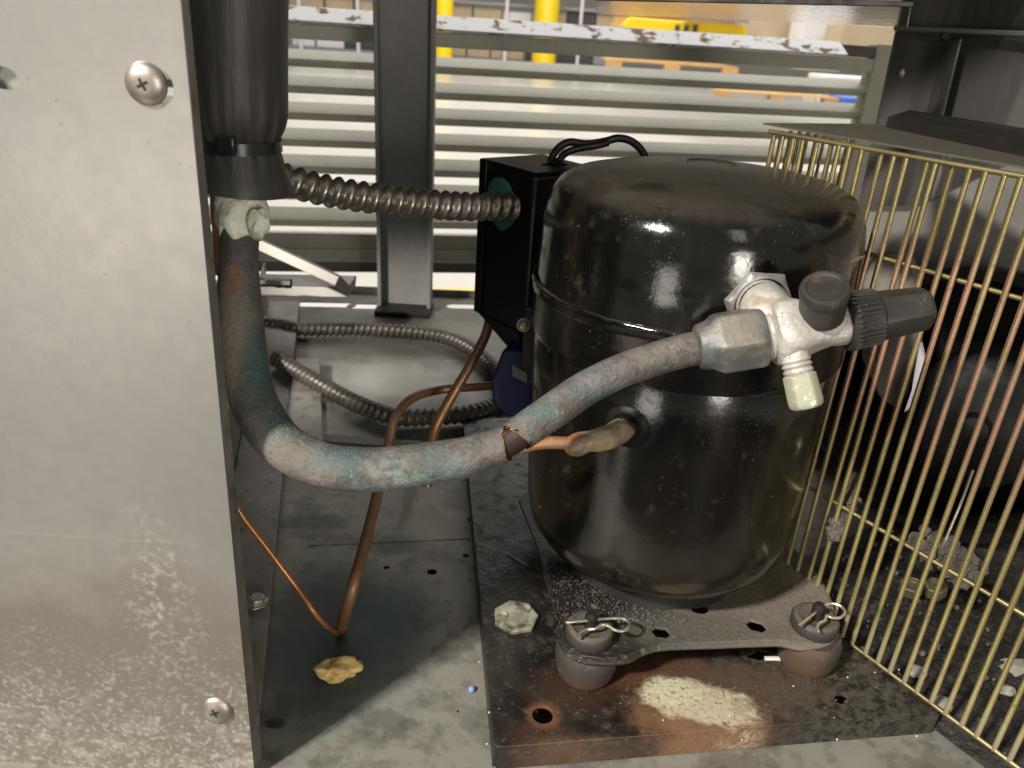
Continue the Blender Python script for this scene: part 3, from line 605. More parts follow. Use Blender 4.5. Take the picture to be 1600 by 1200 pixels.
# ------------------------------------------------------------------ copper tubes
def ctube(name, pts, r, m, label, cat='copper tube'):
    p = resample(spline(pts, 12), .004); return tag(MB().tube(p, r, 12, rough=.03).build(name, m), label, cat)
ctube('copper_tube', [PD(768, 478, .66), PD(760, 520, .66), PD(735, 570, .66), PD(700, 630, .66), PD(680, 670, .66), PD(672, 712, .67), PD(668, 760, .67)], .0043, m_cu, 'brown copper tube dropping from beneath the black junction box')
ctube('copper_tube', [PD(800, 600, .68), PD(750, 604, .70), PD(690, 609, .70), PD(645, 622, .68), PD(618, 652, .66), PD(606, 700, .62), PD(590, 770, .57), PD(570, 850, .53), PD(548, 930, .503), PZ(532, 985, .002)], .0040, m_cu, 'brown copper tube arching from the blue switch down to the stained pan')
ctube('capillary_tube', [PD(335, 560, .46), PD(342, 640, .46), PD(350, 745, .47), PD(375, 800, .475), PD(420, 860, .48), PD(465, 920, .485), PD(500, 968, .49), PZ(527, 991, .002)], .0016, m_cap, 'thin orange copper capillary emerging from behind the galvanised panel')

# ------------------------------------------------------------------ junction box
JZ = .315
j1, j2, j3 = PZ(753, 247, JZ), PZ(838, 270, JZ), PZ(872, 258, JZ)
jb = thing('junction_box', (float(j2[0]), float(j2[1]), .2), 'black metal junction box fixed beside the compressor', 'junction box')
jl = (j1-j2); jw = np.linalg.norm(jl); jl = nz(jl); jr = nz(A(-jl[1], jl[0], 0)); jr = jr if np.dot(jr, A(1, .5, 0)) > 0 else -jr
zbot = PP(757, 492, j1, np.cross(jl, A(0, 0, 1)))[2]
jd = .062
poly = [(j2+jl*jw), j2, j2+jr*jd, j2+jl*jw+jr*jd]
hc = PZ(866, 257, JZ)
def to2(p): return (p[0], p[1])
MB().prism([A(p[0], p[1], zbot) for p in poly], (0, 0, JZ-zbot-.0025)).build('box_body', m_box, jb, bevel=.003)
lidp = sheet([to2(p) for p in poly], [circ(hc[0], hc[1], .013, 16, .007, math.atan2(jr[1], jr[0]))], JZ, .002)
lidp.build('box_lid', m_box, jb, smooth=0)
MB().prism([j2+jl*jw-jr*.0005+A(0, 0, zbot-JZ), j2+jl*(jw-.009)-jr*.0005+A(0, 0, zbot-JZ), j2+jl*(jw-.009)-jr*.0005, j2+jl*jw-jr*.0005], -jr*.0018).build('cover_lip', m_box, jb, bevel=.0006)
MB().prism([j2+jl*.012+A(0, 0, zbot-JZ-.0), j2+jl*(jw)+A(0, 0, zbot-JZ), j2+jl*(jw*.3)+A(0, 0, zbot-JZ-.018), j2+A(0, 0, zbot-JZ-.020)], jr*.04).build('box_hood', m_box, jb, bevel=.001)
# green sealant
bf = lambda x, y: PP(x, y, j2, np.cross(jl, A(0, 0, 1)))
sl = MB(); outl = [(772, 272), (790, 272), (800, 285), (806, 300), (812, 318), (814, 335), (808, 350), (795, 362), (785, 365), (778, 355), (770, 342), (766, 330), (762, 305), (763, 290)]
cen = bf(786, 318)
rings = [(1.0, .0002), (.94, .0022), (.7, .0040), (.35, .0048)]
for sc_, h in rings:
    for (x, y) in outl:
        p = bf(x, y); sl.v.append(cen+(p-cen)*sc_-jr*h*(1+.4*mnoise.noise(Vector(p*150))))
n = len(outl)
for i in range(3):
    for k in range(n): sl.f.append((i*n+k, i*n+(k+1) % n, (i+1)*n+(k+1) % n, (i+1)*n+k))
sl.f.append(tuple(range(3*n, 4*n))); sl.f.append(tuple(range(n))[::-1])
sl.build('sealant_patch', m_seal, jb, smooth=80, subsurf=1)
# bracket strip below, bolt, tab
s1, s2 = PD(838, 480, .575), PD(832, 600, .575)
MB().prism([PD(820, 480, .56), PD(846, 480, .56), PD(838, 606, .56), PD(812, 590, .56)], (.002, .006, 0)).build('hanger_strip', m_box, jb, bevel=.0008)
bc = PD(818, 508, .556)
MB().lathe(bc, nz(C0-bc), [(0, .0052), (.001, .0052), (.0011, .0038), (.0038, .0036), (.0044, .0026)], 12).build('hanger_bolt', m_zinc, jb, bevel=.0003)
MB().prism([PD(800, 570, .553), PD(824, 583, .553), PD(824, 600, .553), PD(801, 588, .553)], (0, .0015, 0)).build('hanger_tab', m_strap, jb, bevel=.0004)
# blue pressure switch
bs_ = thing('pressure_switch', PD(790, 600, .6), 'dark blue plastic switch body below the black junction box', 'switch')
MB().prism([PD(785, 546, .60), PD(832, 548, .60), PD(834, 650, .60), PD(790, 655, .60), PD(768, 628, .60), PD(766, 595, .60)], (.01, .035, .0)).build('switch_body', m_blue, bs_, bevel=.003)

# black cables on the box
wt = thing('black_cable', PZ(866, 257, JZ), 'pair of black cables rising from the junction box and looping over the compressor top', 'cable')
MB().tube(resample(spline([PZ(860, 262, JZ-.01), PD(861, 250, .61), PD(872, 232, .61), PD(890, 222, .61), PD(915, 225, .61), PD(945, 221, .61), PD(965, 216, .61), PD(985, 220, .61), PD(1000, 232, .61), PD(1008, 246, .61), PD(1012, 262, .61)], 10), .003), .0031, 12).build('cable_strand', m_wire, wt)
MB().tube(resample(spline([PZ(872, 262, JZ-.01), PD(873, 252, .605), PD(885, 239, .605), PD(905, 232, .605), PD(930, 228, .605), PD(950, 223, .607)], 10), .003), .0028, 12).build('cable_strand', m_wire, wt)

# ------------------------------------------------------------------ base plate under the compressor
BZ = .020
c_bl, c_br, c_tl = PZ(772, 1168, BZ), PZ(1500, 1110, BZ), PZ(733, 755, BZ)
fx = nz(c_br-c_bl); lx = nz(c_tl-c_bl)
P0 = c_bl; P1 = c_bl+fx*.46; P2 = P1+lx*.42; P3 = c_bl+lx*.42
_g0 = PZ(1332, 1006, .022); _g1 = PZ(1586, 1195, .022); _gd = nz(_g1-_g0)
def _isect(p, d, q, e):
    m_ = np.linalg.solve(np.array([[d[0], -e[0]], [d[1], -e[1]]]), np.array([q[0]-p[0], q[1]-p[1]])); return p+d*m_[0]
P1 = _isect(P0, fx, _g0, _gd); P2 = _isect(P3, fx, _g0, _gd)
def rnd(poly, r, n=4):
    out = []; m_ = len(poly)
    for i in range(m_):
        p = np.array(poly[i][:2]); a = nz(np.array(poly[i-1][:2])-p); b = nz(np.array(poly[(i+1) % m_][:2])-p)
        for k in range(n+1):
            t = k/n; q = (p+a*r)*(1-t)**2+p*2*t*(1-t)+(p+b*r)*t*t; out.append(tuple(q))
    return out
gh = [zc(1286, 1050, BZ)]
bp = thing('painted_platform', (float(P0[0]), float(P0[1]), 0), 'black painted base plate with rust patches and a pale crust', 'base plate')
bholes = [circ(*zc(848, 1117, BZ), .0066, 20), circ(*zc(1315, 1092, BZ), .0052, 10, .004, .6), circ(*zc(1190, 1024, BZ), .012, 4, .006, .2)]
sheet(rnd([to2(P0), to2(P1), to2(P2), to2(P3)], .005), bholes, BZ, .0022).build('deck', m_base, bp, smooth=30, bevel=.0010)
dz = A(0, 0, 1); fl = MB()
fl.prism([P0+fx*.002-dz*.0022, P1-dz*.0022, P1-dz*(BZ-.001), P0+fx*.002-dz*(BZ-.001)], lx*.002)
fl.prism([P0+lx*.002-dz*.0022, P3-dz*.0022, P3-dz*(BZ-.001), P0+lx*.002-dz*(BZ-.001)], fx*.002)
fl.build('edge_skirt', m_base, bp, smooth=0)
# torn-off fixing nut on the deck
hp = PZ(806, 966, BZ)
nutm = MB().lathe(hp-A(0, 0, .001), (0, 0, 1), [(0, .0170), (.0032, .0170), (.0042, .0158)], 7, start=.3)
nb = thing('fixing_nut', hp, 'large corroded pale nut on the base plate left of the compressor foot', 'nut')
nutm.build('nut_body', m_bolt, nb, bevel=.0006)
for (x, y, r) in ((821, 951, .0040), (786, 962, .0034)):
    q = PZ(x, y, BZ+.0030); MB().lathe(q, (0, 0, 1), [(0, r), (.0012, r), (.0013, r*.7), (.0008, r*.5)], 16).build('boss', m_bolt, nb)

# ------------------------------------------------------------------ compressor
CX, CY = .1115, .484
cp = thing('compressor', (CX, CY, BZ), 'gloss black dusty hermetic compressor shell with rolled seam on four feet', 'compressor')
ax = nz(A(-.012, 0, 1.0))
def shell_ring(e):   # very slightly squared plan
    return lambda i, a: 0
low = [(0, .030), (.000, .060), (.002, .078), (.008, .0880), (.018, .0940), (.034, .0968), (.07, .0982), (.12, .0988), (.168, .0990), (.1695, .0982)]
OB = A(CX+.002, CY, .071)
MB().lathe(OB, ax, low, 96).build('lower_shell', m_shell, cp, smooth=50)
up = [(.160, .0990), (.1605, .1006), (.164, .1014), (.186, .1014), (.1885, .1024), (.1915, .1024), (.194, .1008), (.197, .0992), (.216, .0987), (.232, .0980), (.243, .0962), (.2505, .0932), (.2565, .0885), (.2605, .0810), (.2630, .0700), (.2646, .0530), (.2656, .031), (.2662, .012), (.2664, .001)]
MB().lathe(OB, ax, up, 96).build('upper_shell', m_shell, cp, smooth=50)
# weld bead along the seam lip
bead = []
for k in range(181):
    a = 2*math.pi*k/180; q = OB+ax*.1945; bead.append(q+A(math.cos(a), math.sin(a), math.cos(a)*.012)*.1012)
MB().tube(bead, .0017, 8, cap=False, rough=.6).build('weld_bead', m_shell, cp, smooth=70)
# shallow dimple ring and dark label notch on top
q = PZ(1100, 262, .3115); 
MB().lathe(OB+ax*.2645+A(.01, .035, -.0005), ax, [(0, .018), (.0012, .0175), (.0018, .016), (.0010, .0145), (.0008, .001)], 32).build('top_boss', m_shell, cp, smooth=50)
# mounting plate
MZ = .050
opx = [(874, 975), (880, 1003), (905, 1024), (940, 1029), (980, 1026), (1003, 1014), (1035, 1006), (1110, 1003), (1190, 1000), (1222, 1000), (1250, 1006), (1290, 1000), (1306, 985), (1302, 955), (1287, 915), (1262, 878), (1232, 850)]
op = [zc(x, y, MZ) for x, y in opx]
back = [(CX+.10, CY+.10), (CX+.02, CY+.12), (CX-.07, CY+.11), (CX-.10, CY+.06)]
leftp = [zc(838, 850, MZ), zc(852, 905, MZ)]
hs = [circ(*zc(1093, 950, MZ), .0064, 14, .0056, .2), circ(*zc(1033, 988, MZ), .0066, 6, .0052, -.1), circ(*zc(1182, 978, MZ), .0074, 6, .0056, -.3)]
sheet(op+back+leftp, hs, MZ, .0024).build('mounting_plate', m_foot, cp, smooth=30, bevel=.0006)
rim = [np.array([p[0], p[1], MZ-.003]) for p in [zc(x, y, MZ) for x, y in opx]]
MB().tube(resample(spline(rim, 5), .004), .0024, 8).build('rolled_rim', m_foot, cp)
MB().lathe(A(CX+.002, CY, MZ-.001), (0, 0, 1), [(0, .066), (.006, .064), (.016, .063), (.0235, .062), (.0235, .05)], 64, ring=lambda i, a: .0015*math.sin(7*a+i)).build('shell_cradle', m_slab, cp, smooth=60)
for (x, y, lab) in ((925, 1000, 'left'), (1272, 985, 'right')):
    pass
random.seed(21); grit = MB()
for _ in range(1500):
    x, y = random.gauss(930, 60), random.gauss(930, 34)
    if np.hypot(x-1033, (y-988)*1.4) < 20 or (x < 850+(y-850)*.15) or y > 985 or y < 855+max(0, x-850)*.42 or x > 1080: continue
    grit.ico(PZ(x, y, MZ+.0006), random.uniform(.0005, .0017), 1, .6, 2.2, (1, 1, .7))
tag(grit.build('greasy_grit', m_foot, cp, smooth=0), kind='stuff')
random.seed(22); grit = MB()
for _ in range(1100):
    x, y = random.uniform(1010, 1310), random.uniform(862, 1000)
    if min(np.hypot(x-hx, (y-hy)*1.4) for hx, hy in ((1033, 988), (1093, 950), (1182, 978))) < 21 or y > 1000-abs(x-1150)*.02 or (x < 1190 and y < 938) or (x > 1190 and y < 938-(x-1190)*1.6) or (x > 1240 and y < 850+(x-1240)*1.5) or (1245 < x < 1310 and 940 < y) : continue
    grit.ico(PZ(x, y, MZ+.0002), random.uniform(.0003, .0009)*(1.6 if random.random() < .08 else 1), 1, .6, 2.2, (1, 1, .6))
tag(grit.build('plate_dust', m_lint, cp, smooth=0), kind='stuff')
def pr0(lst):
    P = [np.append(PD(x, y, D), rp*D/1200) for (x, y, D, rp) in lst]
    return resample(spline(P, 12), .0018)
# discharge stub
ds = thing('discharge_pipe', PD(920, 690, .43), 'short copper stub with brazed brown joint entering the front of the compressor', 'pipe stub')
bz = pr0([(994, 658, .455, 18), (975, 670, .441, 18.5), (962, 676, .434, 19.5), (945, 684, .429, 18), (925, 689, .426, 16.5), (905, 693, .424, 18), (893, 695, .424, 17), (886, 694, .424, 12), (882, 694, .424, 8)])
MB().tube([q[:3] for q in bz], [q[3] for q in bz], 24, rough=.22).build('brazed_sleeve', m_solder, ds, smooth=70)
MB().tube(resample(spline([PD(886, 692, .424), PD(850, 692, .424), PD(815, 698, .424), PD(790, 706, .43)], 8), .002), .0037, 16, rough=.05).build('thin_tube', m_cu, ds, smooth=70)
sx_ = PD(978, 668, .445)
nrm = nz(A((sx_-OB)[0], (sx_-OB)[1], 0))
shp = A(OB[0], OB[1], sx_[2])+nrm*.0985
MB().lathe(shp, nrm, [(0, .014), (.002, .0125), (.003, .0095), (.007, .0088), (.0085, .0075)], 28).build('collar', m_motor, ds, smooth=50)

# ------------------------------------------------------------------ rubber mounts and pins
def mount(x, y, lab, tilt):
    c = PZ(x, y, MZ+.012); c0 = A(c[0], c[1], BZ)
    t = thing('rubber_mount', c0, lab, 'rubber mount', 'rubber mounts under the compressor feet')
    MB().lathe(c0, nz(A(tilt*.04, 0, 1)), [(.0003, .0175), (.003, .0190), (.010, .0206), (.018, .0210), (.0225, .0205), (.026, .0190)], 40).build('mount_body', m_rubber, t, smooth=50)
    MB().lathe(c0, nz(A(tilt*.04, 0, 1)), [(.0295, .0150), (.031, .0158), (.037, .0158), (.0388, .0148), (.0395, .0120), (.0385, .0110), (.0385, .002)], 40).build('mount_cap', m_rubber2, t, smooth=50)
    MB().lathe(c0, (0, 0, 1), [(.030, .0042), (.047, .0042), (.050, .0030)], 14).build('stud', m_slab, t, smooth=50)
    return c0
g1 = mount(923, 972, 'left rubber mount with dark cap under the front left compressor foot', 0)
g2 = mount(1277, 958, 'right rubber mount with orange rust stain under the front right compressor foot', 0)
PZH = BZ+.045
def pin(pts, lab, z=PZH):
    p = [PZ(x, y, z+dz_) for x, y, dz_ in pts]; c = p[0]
    tag(MB().tube(resample(spline(p, 8), .0012), .00105, 10).build('hitch_pin', m_pin, base=tuple(c)), lab, 'hitch pin', 'wire hitch pins through the mounting studs')
pin([(884, 972, 0), (915, 970, 0), (945, 967, 0), (968, 966, 0), (980, 970, 0), (984, 977, 0), (977, 985, 0), (963, 985, 0), (949, 977, .001), (940, 976, .001), (930, 982, 0), (917, 983, 0), (908, 987, 0), (901, 996, -.001)], 'bright wire hitch pin lying flat on the left rubber mount')
pin([(1250, 976, 0), (1262, 967, 0), (1274, 957, 0), (1284, 949, .001), (1296, 943, .003), (1312, 946, .004), (1320, 956, .003), (1313, 965, .001), (1300, 965, 0), (1291, 962, 0), (1289, 969, 0), (1279, 975, 0), (1277, 982, 0), (1280, 989, -.001)], 'bright wire hitch pin with raised loop on the right rubber mount')

# ------------------------------------------------------------------ insulated pipe and cracked copper suction line
sp_ = thing('suction_pipe', PD(560, 735, .385), 'thick oxidised copper pipe bent into a U and cracked open in front of the compressor', 'copper pipe')
DP = .39
def pr(lst, r0=None):
    P = [np.append(PD(x, y, D), rp*D/1200) for (x, y, D, rp) in lst]
    return resample(spline(P, 12), .0022)
left = pr([(380, 330, .40, 29), (375, 370, .40, 29), (373, 420, .40, 30), (375, 480, .398, 34), (379, 545, .395, 36), (388, 600, .392, 36), (408, 652, .388, 36), (445, 697, .384, 35.5), (500, 725, .382, 35), (560, 734, .382, 35), (620, 731, .382, 34), (680, 722, .381, 32.5), (725, 715, .380, 32), (762, 703, .380, 29.5), (790, 694, .379, 28.5)])
tear = lambda n: None
mbp = MB(); mbp.tube([q[:3] for q in left], [q[3] for q in left], 40, cap=False, rough=.018)
seg = 40; nL = len(left)
for k in range(seg):      # ragged torn end
    i = (nL-1)*seg+k; mbp.v[i] = mbp.v[i]+nz(left[-1][:3]-left[-2][:3])*(.0022*mnoise.noise(Vector(mbp.v[i]*420))+.0004+.0022*float(np.dot(mbp.v[i]-left[-1][:3], UP))/left[-1][3])
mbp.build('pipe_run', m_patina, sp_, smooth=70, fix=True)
right = pr([(809, 682, .376, 27.5), (817, 675, .377, 28), (838, 660, .379, 28), (872, 636, .382, 28), (915, 607, .385, 27.5), (965, 582, .388, 26.5), (1020, 562, .391, 26.5), (1070, 548, .393, 26.5), (1115, 540, .394, 26.5)])
mbq = MB(); mbq.tube([q[:3] for q in right], [q[3] for q in right], 40, cap=False, rough=.018)
for k in range(seg):
    mbq.v[k] = mbq.v[k]+nz(right[0][:3]-right[1][:3])*(.0022*mnoise.noise(Vector(mbq.v[k]*420))+.0004+.0022*float(np.dot(mbq.v[k]-right[0][:3], UP))/right[0][3])
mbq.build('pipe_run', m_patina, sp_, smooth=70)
# torn copper lips and inner wall at the crack
def lip(qs, name):
    c = qs[0][:3]; ax_ = nz(qs[0][:3]-qs[1][:3]); r = qs[0][3]; pts = []
    mb = MB()
    N1 = nz(np.cross(ax_, A(0, 0, 1))); B1 = np.cross(ax_, N1)
    for k in range(61):
        a = 2*math.pi*k/60; d = N1*math.cos(a)+B1*math.sin(a)
        pts.append(c+d*r*.965+ax_*(.0004+.0022*float(np.dot(d, UP))+.0009*mnoise.noise(Vector(d*5))))
    mb.tube(pts, [.00022+.00035*max(0, mnoise.noise(Vector(p*500))) for p in pts], 6, cap=False); mb.build(name, m_fresh, sp_)
    mi = MB(); mi.lathe(c+ax_*.0002, -ax_, [(0, r*.93), (.003, r*.92), (.016, r*.90), (.017, .001)], 32); mi.f = mi.f[:-2]; mi.build('pipe_bore', m_torn, sp_)
lip([q for q in left][::-1], 'torn_edge'); lip([q for q in right], 'torn_edge')
bmb = MB(); bmb.tube([left[-3][:3], left[-1][:3], (left[-1][:3]+right[0][:3])/2, right[0][:3], right[2][:3]], [left[-1][3]*.80]*5, 28, rough=.05); bmb.build('inner_wall', m_torn, sp_)
# hinge of metal still holding at the top of the crack
hng = PD(797, 664, .372)
MB().ico(hng, .0010, 2, .6, 3, (1.5, 1, .8)).build('torn_flap', m_fresh, sp_)
MB().ico(PD(785, 712, .372), .0011, 2, .6, 3, (.9, .6, 1.6)).build('torn_flap', m_fresh, sp_)
# putty
pm = MB(); pp_ = resample([PD(379, 296, .40), PD(378, 362, .40)], .0012); nP = len(pp_)
sg = 48; 
pm.tube(pp_, [(.0122+.0014*math.sin(i/nP*3.1)) for i in range(nP)], sg, rough=.16)
for k in range(sg):
    a = 2*math.pi*k/sg; lobes = .0075*(mnoise.noise(Vector((math.cos(a)*1.6, math.sin(a)*1.6, 4.2)))+.25)
    for i in range(nP-6, nP):
        f = (i-(nP-6))/5; pm.v[i*sg+k] = pm.v[i*sg+k]+A(0, 0, -1)*lobes*f*1.4
pm.build('putty_seal', m_putty, sp_, smooth=80, subsurf=1)
pm2 = MB().ico(PD(404, 350, .388), .0062, 3, .4, 1.2, (.9, .8, 1.3)); pm2.build('putty_lump', m_putty, sp_, smooth=89, subsurf=1)

ins = thing('pipe_insulation', PD(378, 310, .40), 'black foam insulation sleeve gathered by a cable tie around the vertical pipe', 'pipe insulation')
DI = .36
vq0 = lambda x, y, rp: (x, y, .388/(.9063+.4226*(600-y)/1200), rp)
iz = pr([vq0(366, -160, 84), vq0(366, -60, 82), vq0(367, 40, 80), vq0(369, 120, 78), vq0(371, 165, 76), vq0(372, 190, 72), vq0(373, 206, 66), vq0(374, 216, 61), vq0(375, 226, 59)])
mb = MB(); sg = 96
mb.tube([q[:3] for q in iz], [q[3] for q in iz], sg, cap=True)
def folds(mb, n, sg, c, power, base_n, amp):
    for i in range(n):
        f = power(i/(n-1))
        for k in range(sg):
            a = 2*math.pi*k/sg; v = mb.v[i*sg+k]
            d = v-c[i]; mb.v[i*sg+k] = c[i]+d*(1+amp*f*(mnoise.noise(Vector((math.cos(a)*base_n, math.sin(a)*base_n, 1.0+i*.02)))))
folds(mb, len(iz), sg, [q[:3] for q in iz], lambda t: .12+max(0, (t-.62)/.38)**1.6*1.0, 5.0, .17)
mb.build('insulation_sleeve', m_foam, ins, smooth=60)
vq = lambda x, y, rp: (x, y, .388/(.9063+.4226*(600-y)/1200), rp)
sk = pr([vq(375, 220, 60), vq(375, 234, 59), vq(376, 242, 61), vq(377, 256, 65), vq(378, 272, 69.5), vq(379, 284, 73), vq(379, 294, 75)])
sk = [q for q in sk]; mb = MB(); mb.tube([q[:3] for q in sk], [q[3] for q in sk], sg, cap=False)
folds(mb, len(sk), sg, [q[:3] for q in sk], lambda t: max(0, 1-t*1.6)*.8+.12, 5.0, .12)
n0 = len(sk); inner = [q[:3] for q in sk][::-1]
mb.tube(inner, [q[3]*.86 for q in sk][::-1], sg, cap=False)
b0 = (n0-1)*sg; b1 = n0*sg
# closing ring between outer end and inner start
for k in range(sg):
    k2 = (k+1) % sg
    j = min(range(sg), key=lambda t: np.linalg.norm(mb.v[b1+t]-mb.v[b0+k])) if k == 0 else None
    if k == 0: j0 = j; s_dir = 1 if np.linalg.norm(mb.v[b1+(j0+1) % sg]-mb.v[b0+1]) < np.linalg.norm(mb.v[b1+(j0-1) % sg]-mb.v[b0+1]) else -1
    mb.f.append((b0+k, b0+k2, b1+(j0+s_dir*(k+1)) % sg, b1+(j0+s_dir*k) % sg))
mb.build('insulation_skirt', m_foam, ins, smooth=60)
# cable tie
ct = pr([vq0(374, 219, 61.5), vq0(375, 231, 61.5)]); 
c_ = (ct[0][:3]+ct[-1][:3])/2; axc = nz(ct[-1][:3]-ct[0][:3])
MB().lathe(c_-axc*.0028, axc, [(0, .0190), (.0, .0200), (.0056, .0200), (.0056, .0190)], 64).build('cable_tie', m_tie, ins, smooth=40)
MB().box(PD(354, 226, .354), (.0044, .002, .0040)).build('tie_head', m_tie, ins, bevel=.0012)
tag(MB().tube(resample(spline([PD(335, 290, .43), PD(336, 330, .43), PD(340, 372, .43), PD(342, 430, .43)], 8), .004), .0025, 10).build('copper_tube', m_cu), 'thin brown copper tube hidden behind the pale putty and vertical pipe', 'copper tube')

# ------------------------------------------------------------------ service valve
vt = thing('service_valve', PD(1250, 510, .39), 'weathered brass service valve with black caps joining pipe to compressor', 'valve')
A0, A1 = PD(1098, 541, .393), PD(1440, 482, .386)
va = nz(A1-A0)
def onax(x): # point on the valve axis seen at picture column x
    lo, hi = -.1, .3
    for _ in range(40):
        m_ = (lo+hi)/2; p = A0+va*m_; xx = 800+FPX*np.dot(p-C0, RT)/np.dot(p-C0, FW)
        if xx < x: lo = m_
        else: hi = m_
    return A0+va*lo
def R_(px): return px*.39/1200
def dist(x): return float(np.dot(onax(x)-A0, va))
t0 = dist(1096)
# flare nut: hex with chamfered shoulders
hexr = lambda amp: (lambda i, a: 0)
d = dist
def hexprof(mb, o, ax_, prof, start=0):   # hex section whose corners are rounded toward prof ends
    def ring(i, a):
        hx = math.cos(math.pi/6)/math.cos(((a+start) % (math.pi/3))-math.pi/6); return prof[i][1]*(hx-1)*prof[i][2] if len(prof[i]) > 2 else 0
    return mb.lathe(o, ax_, [(p[0], p[1]) for p in prof], 72, ring=ring)
hexprof(MB(), A0, va, [(d(1088), R_(30), 0), (d(1090), R_(35), .0), (d(1096), R_(37), 0), (d(1108), R_(41), .3), (d(1120), R_(50), .9), (d(1126), R_(52), 1), (d(1180), R_(52), 1), (d(1188), R_(50), .8), (d(1192), R_(45), .2), (d(1194), R_(30), 0)], .25).build('flare_nut', m_nut, vt, smooth=40, bevel=.0006)
MB().lathe(A0, va, [(d(1186), R_(38)), (d(1191), R_(41)), (d(1196), R_(38)), (d(1200), R_(41)), (d(1205), R_(38)), (d(1209), R_(42)), (d(1214), R_(40))], 40).build('flare_thread', m_valve, vt, smooth=40)
MB().lathe(A0, va, [(d(1203), R_(38)), (d(1207), R_(49)), (d(1216), R_(53)), (d(1238), R_(51)), (d(1258), R_(43)), (d(1275), R_(37)), (d(1296), R_(34)), (d(1300), R_(35)), (d(1316), R_(36)), (d(1320), R_(34)), (d(1324), R_(28))], 48, ring=lambda i, a: R_(3.0)*math.cos(4*a)*(1 if 1 < i < 6 else 0)).build('valve_body', m_valve, vt, smooth=50, bevel=.0004)
# ribbed round cap and hexagonal stem cap
def rib(i, a): return R_(1.3)*(1 if math.cos(a*36) > 0 else -1)*(1 if 2 <= i <= 4 else 0)
MB().lathe(A0, va, [(d(1319), R_(44)), (d(1322), R_(47)), (d(1329), R_(47)), (d(1333), R_(45)), (d(1366), R_(43)), (d(1371), R_(38))], 240, ring=rib).build('ribbed_collar', m_rcap, vt, smooth=30)
hexprof(MB(), A0, va, [(d(1366), R_(40), .2), (d(1372), R_(40), .6), (d(1405), R_(38), .8), (d(1436), R_(36), 1), (d(1444), R_(34), .6), (d(1449), R_(28), .2), (d(1450.5), R_(18), 0)], .1).build('stem_cap', m_rcap, vt, smooth=35, bevel=.0006)
MB().ico(onax(1452), R_(3), 2, .2).build('cap_nib', m_rcap, vt)
# rear hex nut joining the shell
rn = PD(1196, 476, .402); rdir = nz(A((rn-A(CX, CY, 0))[0], (rn-A(CX, CY, 0))[1], 0))
ne = PD(1192, 478, .397)
rax = nz(PD(1212, 494, .391)-PD(1172, 462, .424))
MB().lathe(ne-rax*.040, rax, [(0, .0125), (.040, .0125)], 32).build('rotolock_stub', m_shell, vt, smooth=50)
hexprof(MB(), ne-rax*.017+A(.0008, 0, -.001), rax, [(-.006, .0170, 0), (-.0046, .0196, .8), (-.003, .0200, 1), (.010, .0196, 1), (.0125, .0178, .8), (.0135, .0160, 0), (.0138, .0146, 0), (.010, .0140, 0)], .6+math.pi/6).build('rotolock_nut', m_rnut, vt, smooth=35, bevel=.0005)
MB().tube(resample(spline([ne-rax*.006, ne-rax*.001+A(.001, 0, -.001), onax(1225)], 6), .0015), .0130, 28).build('valve_neck', m_valve, vt, smooth=60)
# upper black capped port
u_b, u_t = PD(1290, 492, .380), PD(1292, 452, .352)
ud = nz(PD(1293, 436, .358)-PD(1283, 505, .384)); ub = PD(1283, 500, .384)
MB().lathe(ub, ud, [(-.006, .0062), (.008, .0058)], 24).build('port_stem', m_valve, vt, smooth=50)
hc0 = ud; MB().lathe(PD(1283, 492, .381), ud, [(0, .0102), (.0008, .0110), (.016, .0110), (.0165, .0116), (.0190, .0116), (.0205, .0106), (.0208, .0088), (.0200, .0080), (.0202, .001)], 40).build('port_cap', m_rcap, vt, smooth=40)
# lower pale plug
ld0, ld1 = PD(1236, 535, .384), PD(1262, 640, .384); lx_ = nz(ld1-ld0)
def dl(y): return np.linalg.norm(PD(1236+(y-535)*.248, y, .384)-ld0)
MB().lathe(ld0, lx_, [(0, R_(21)), (dl(548), R_(24)), (dl(560), R_(21)), (dl(563), R_(23)), (dl(567), R_(20)), (dl(571), R_(23)), (dl(575), R_(20)), (dl(580), R_(23)), (dl(586), R_(19))], 32).build('gauge_thread', m_valve, vt, smooth=50)
hexprof(MB(), ld0, lx_, [(dl(583), R_(19), .0), (dl(586), R_(25), .5), (dl(612), R_(26), .7), (dl(627), R_(26.5), .8), (dl(634), R_(25), .6), (dl(637), R_(21), .2)], .2).build('gauge_plug', m_plug, vt, smooth=40, bevel=.0005)

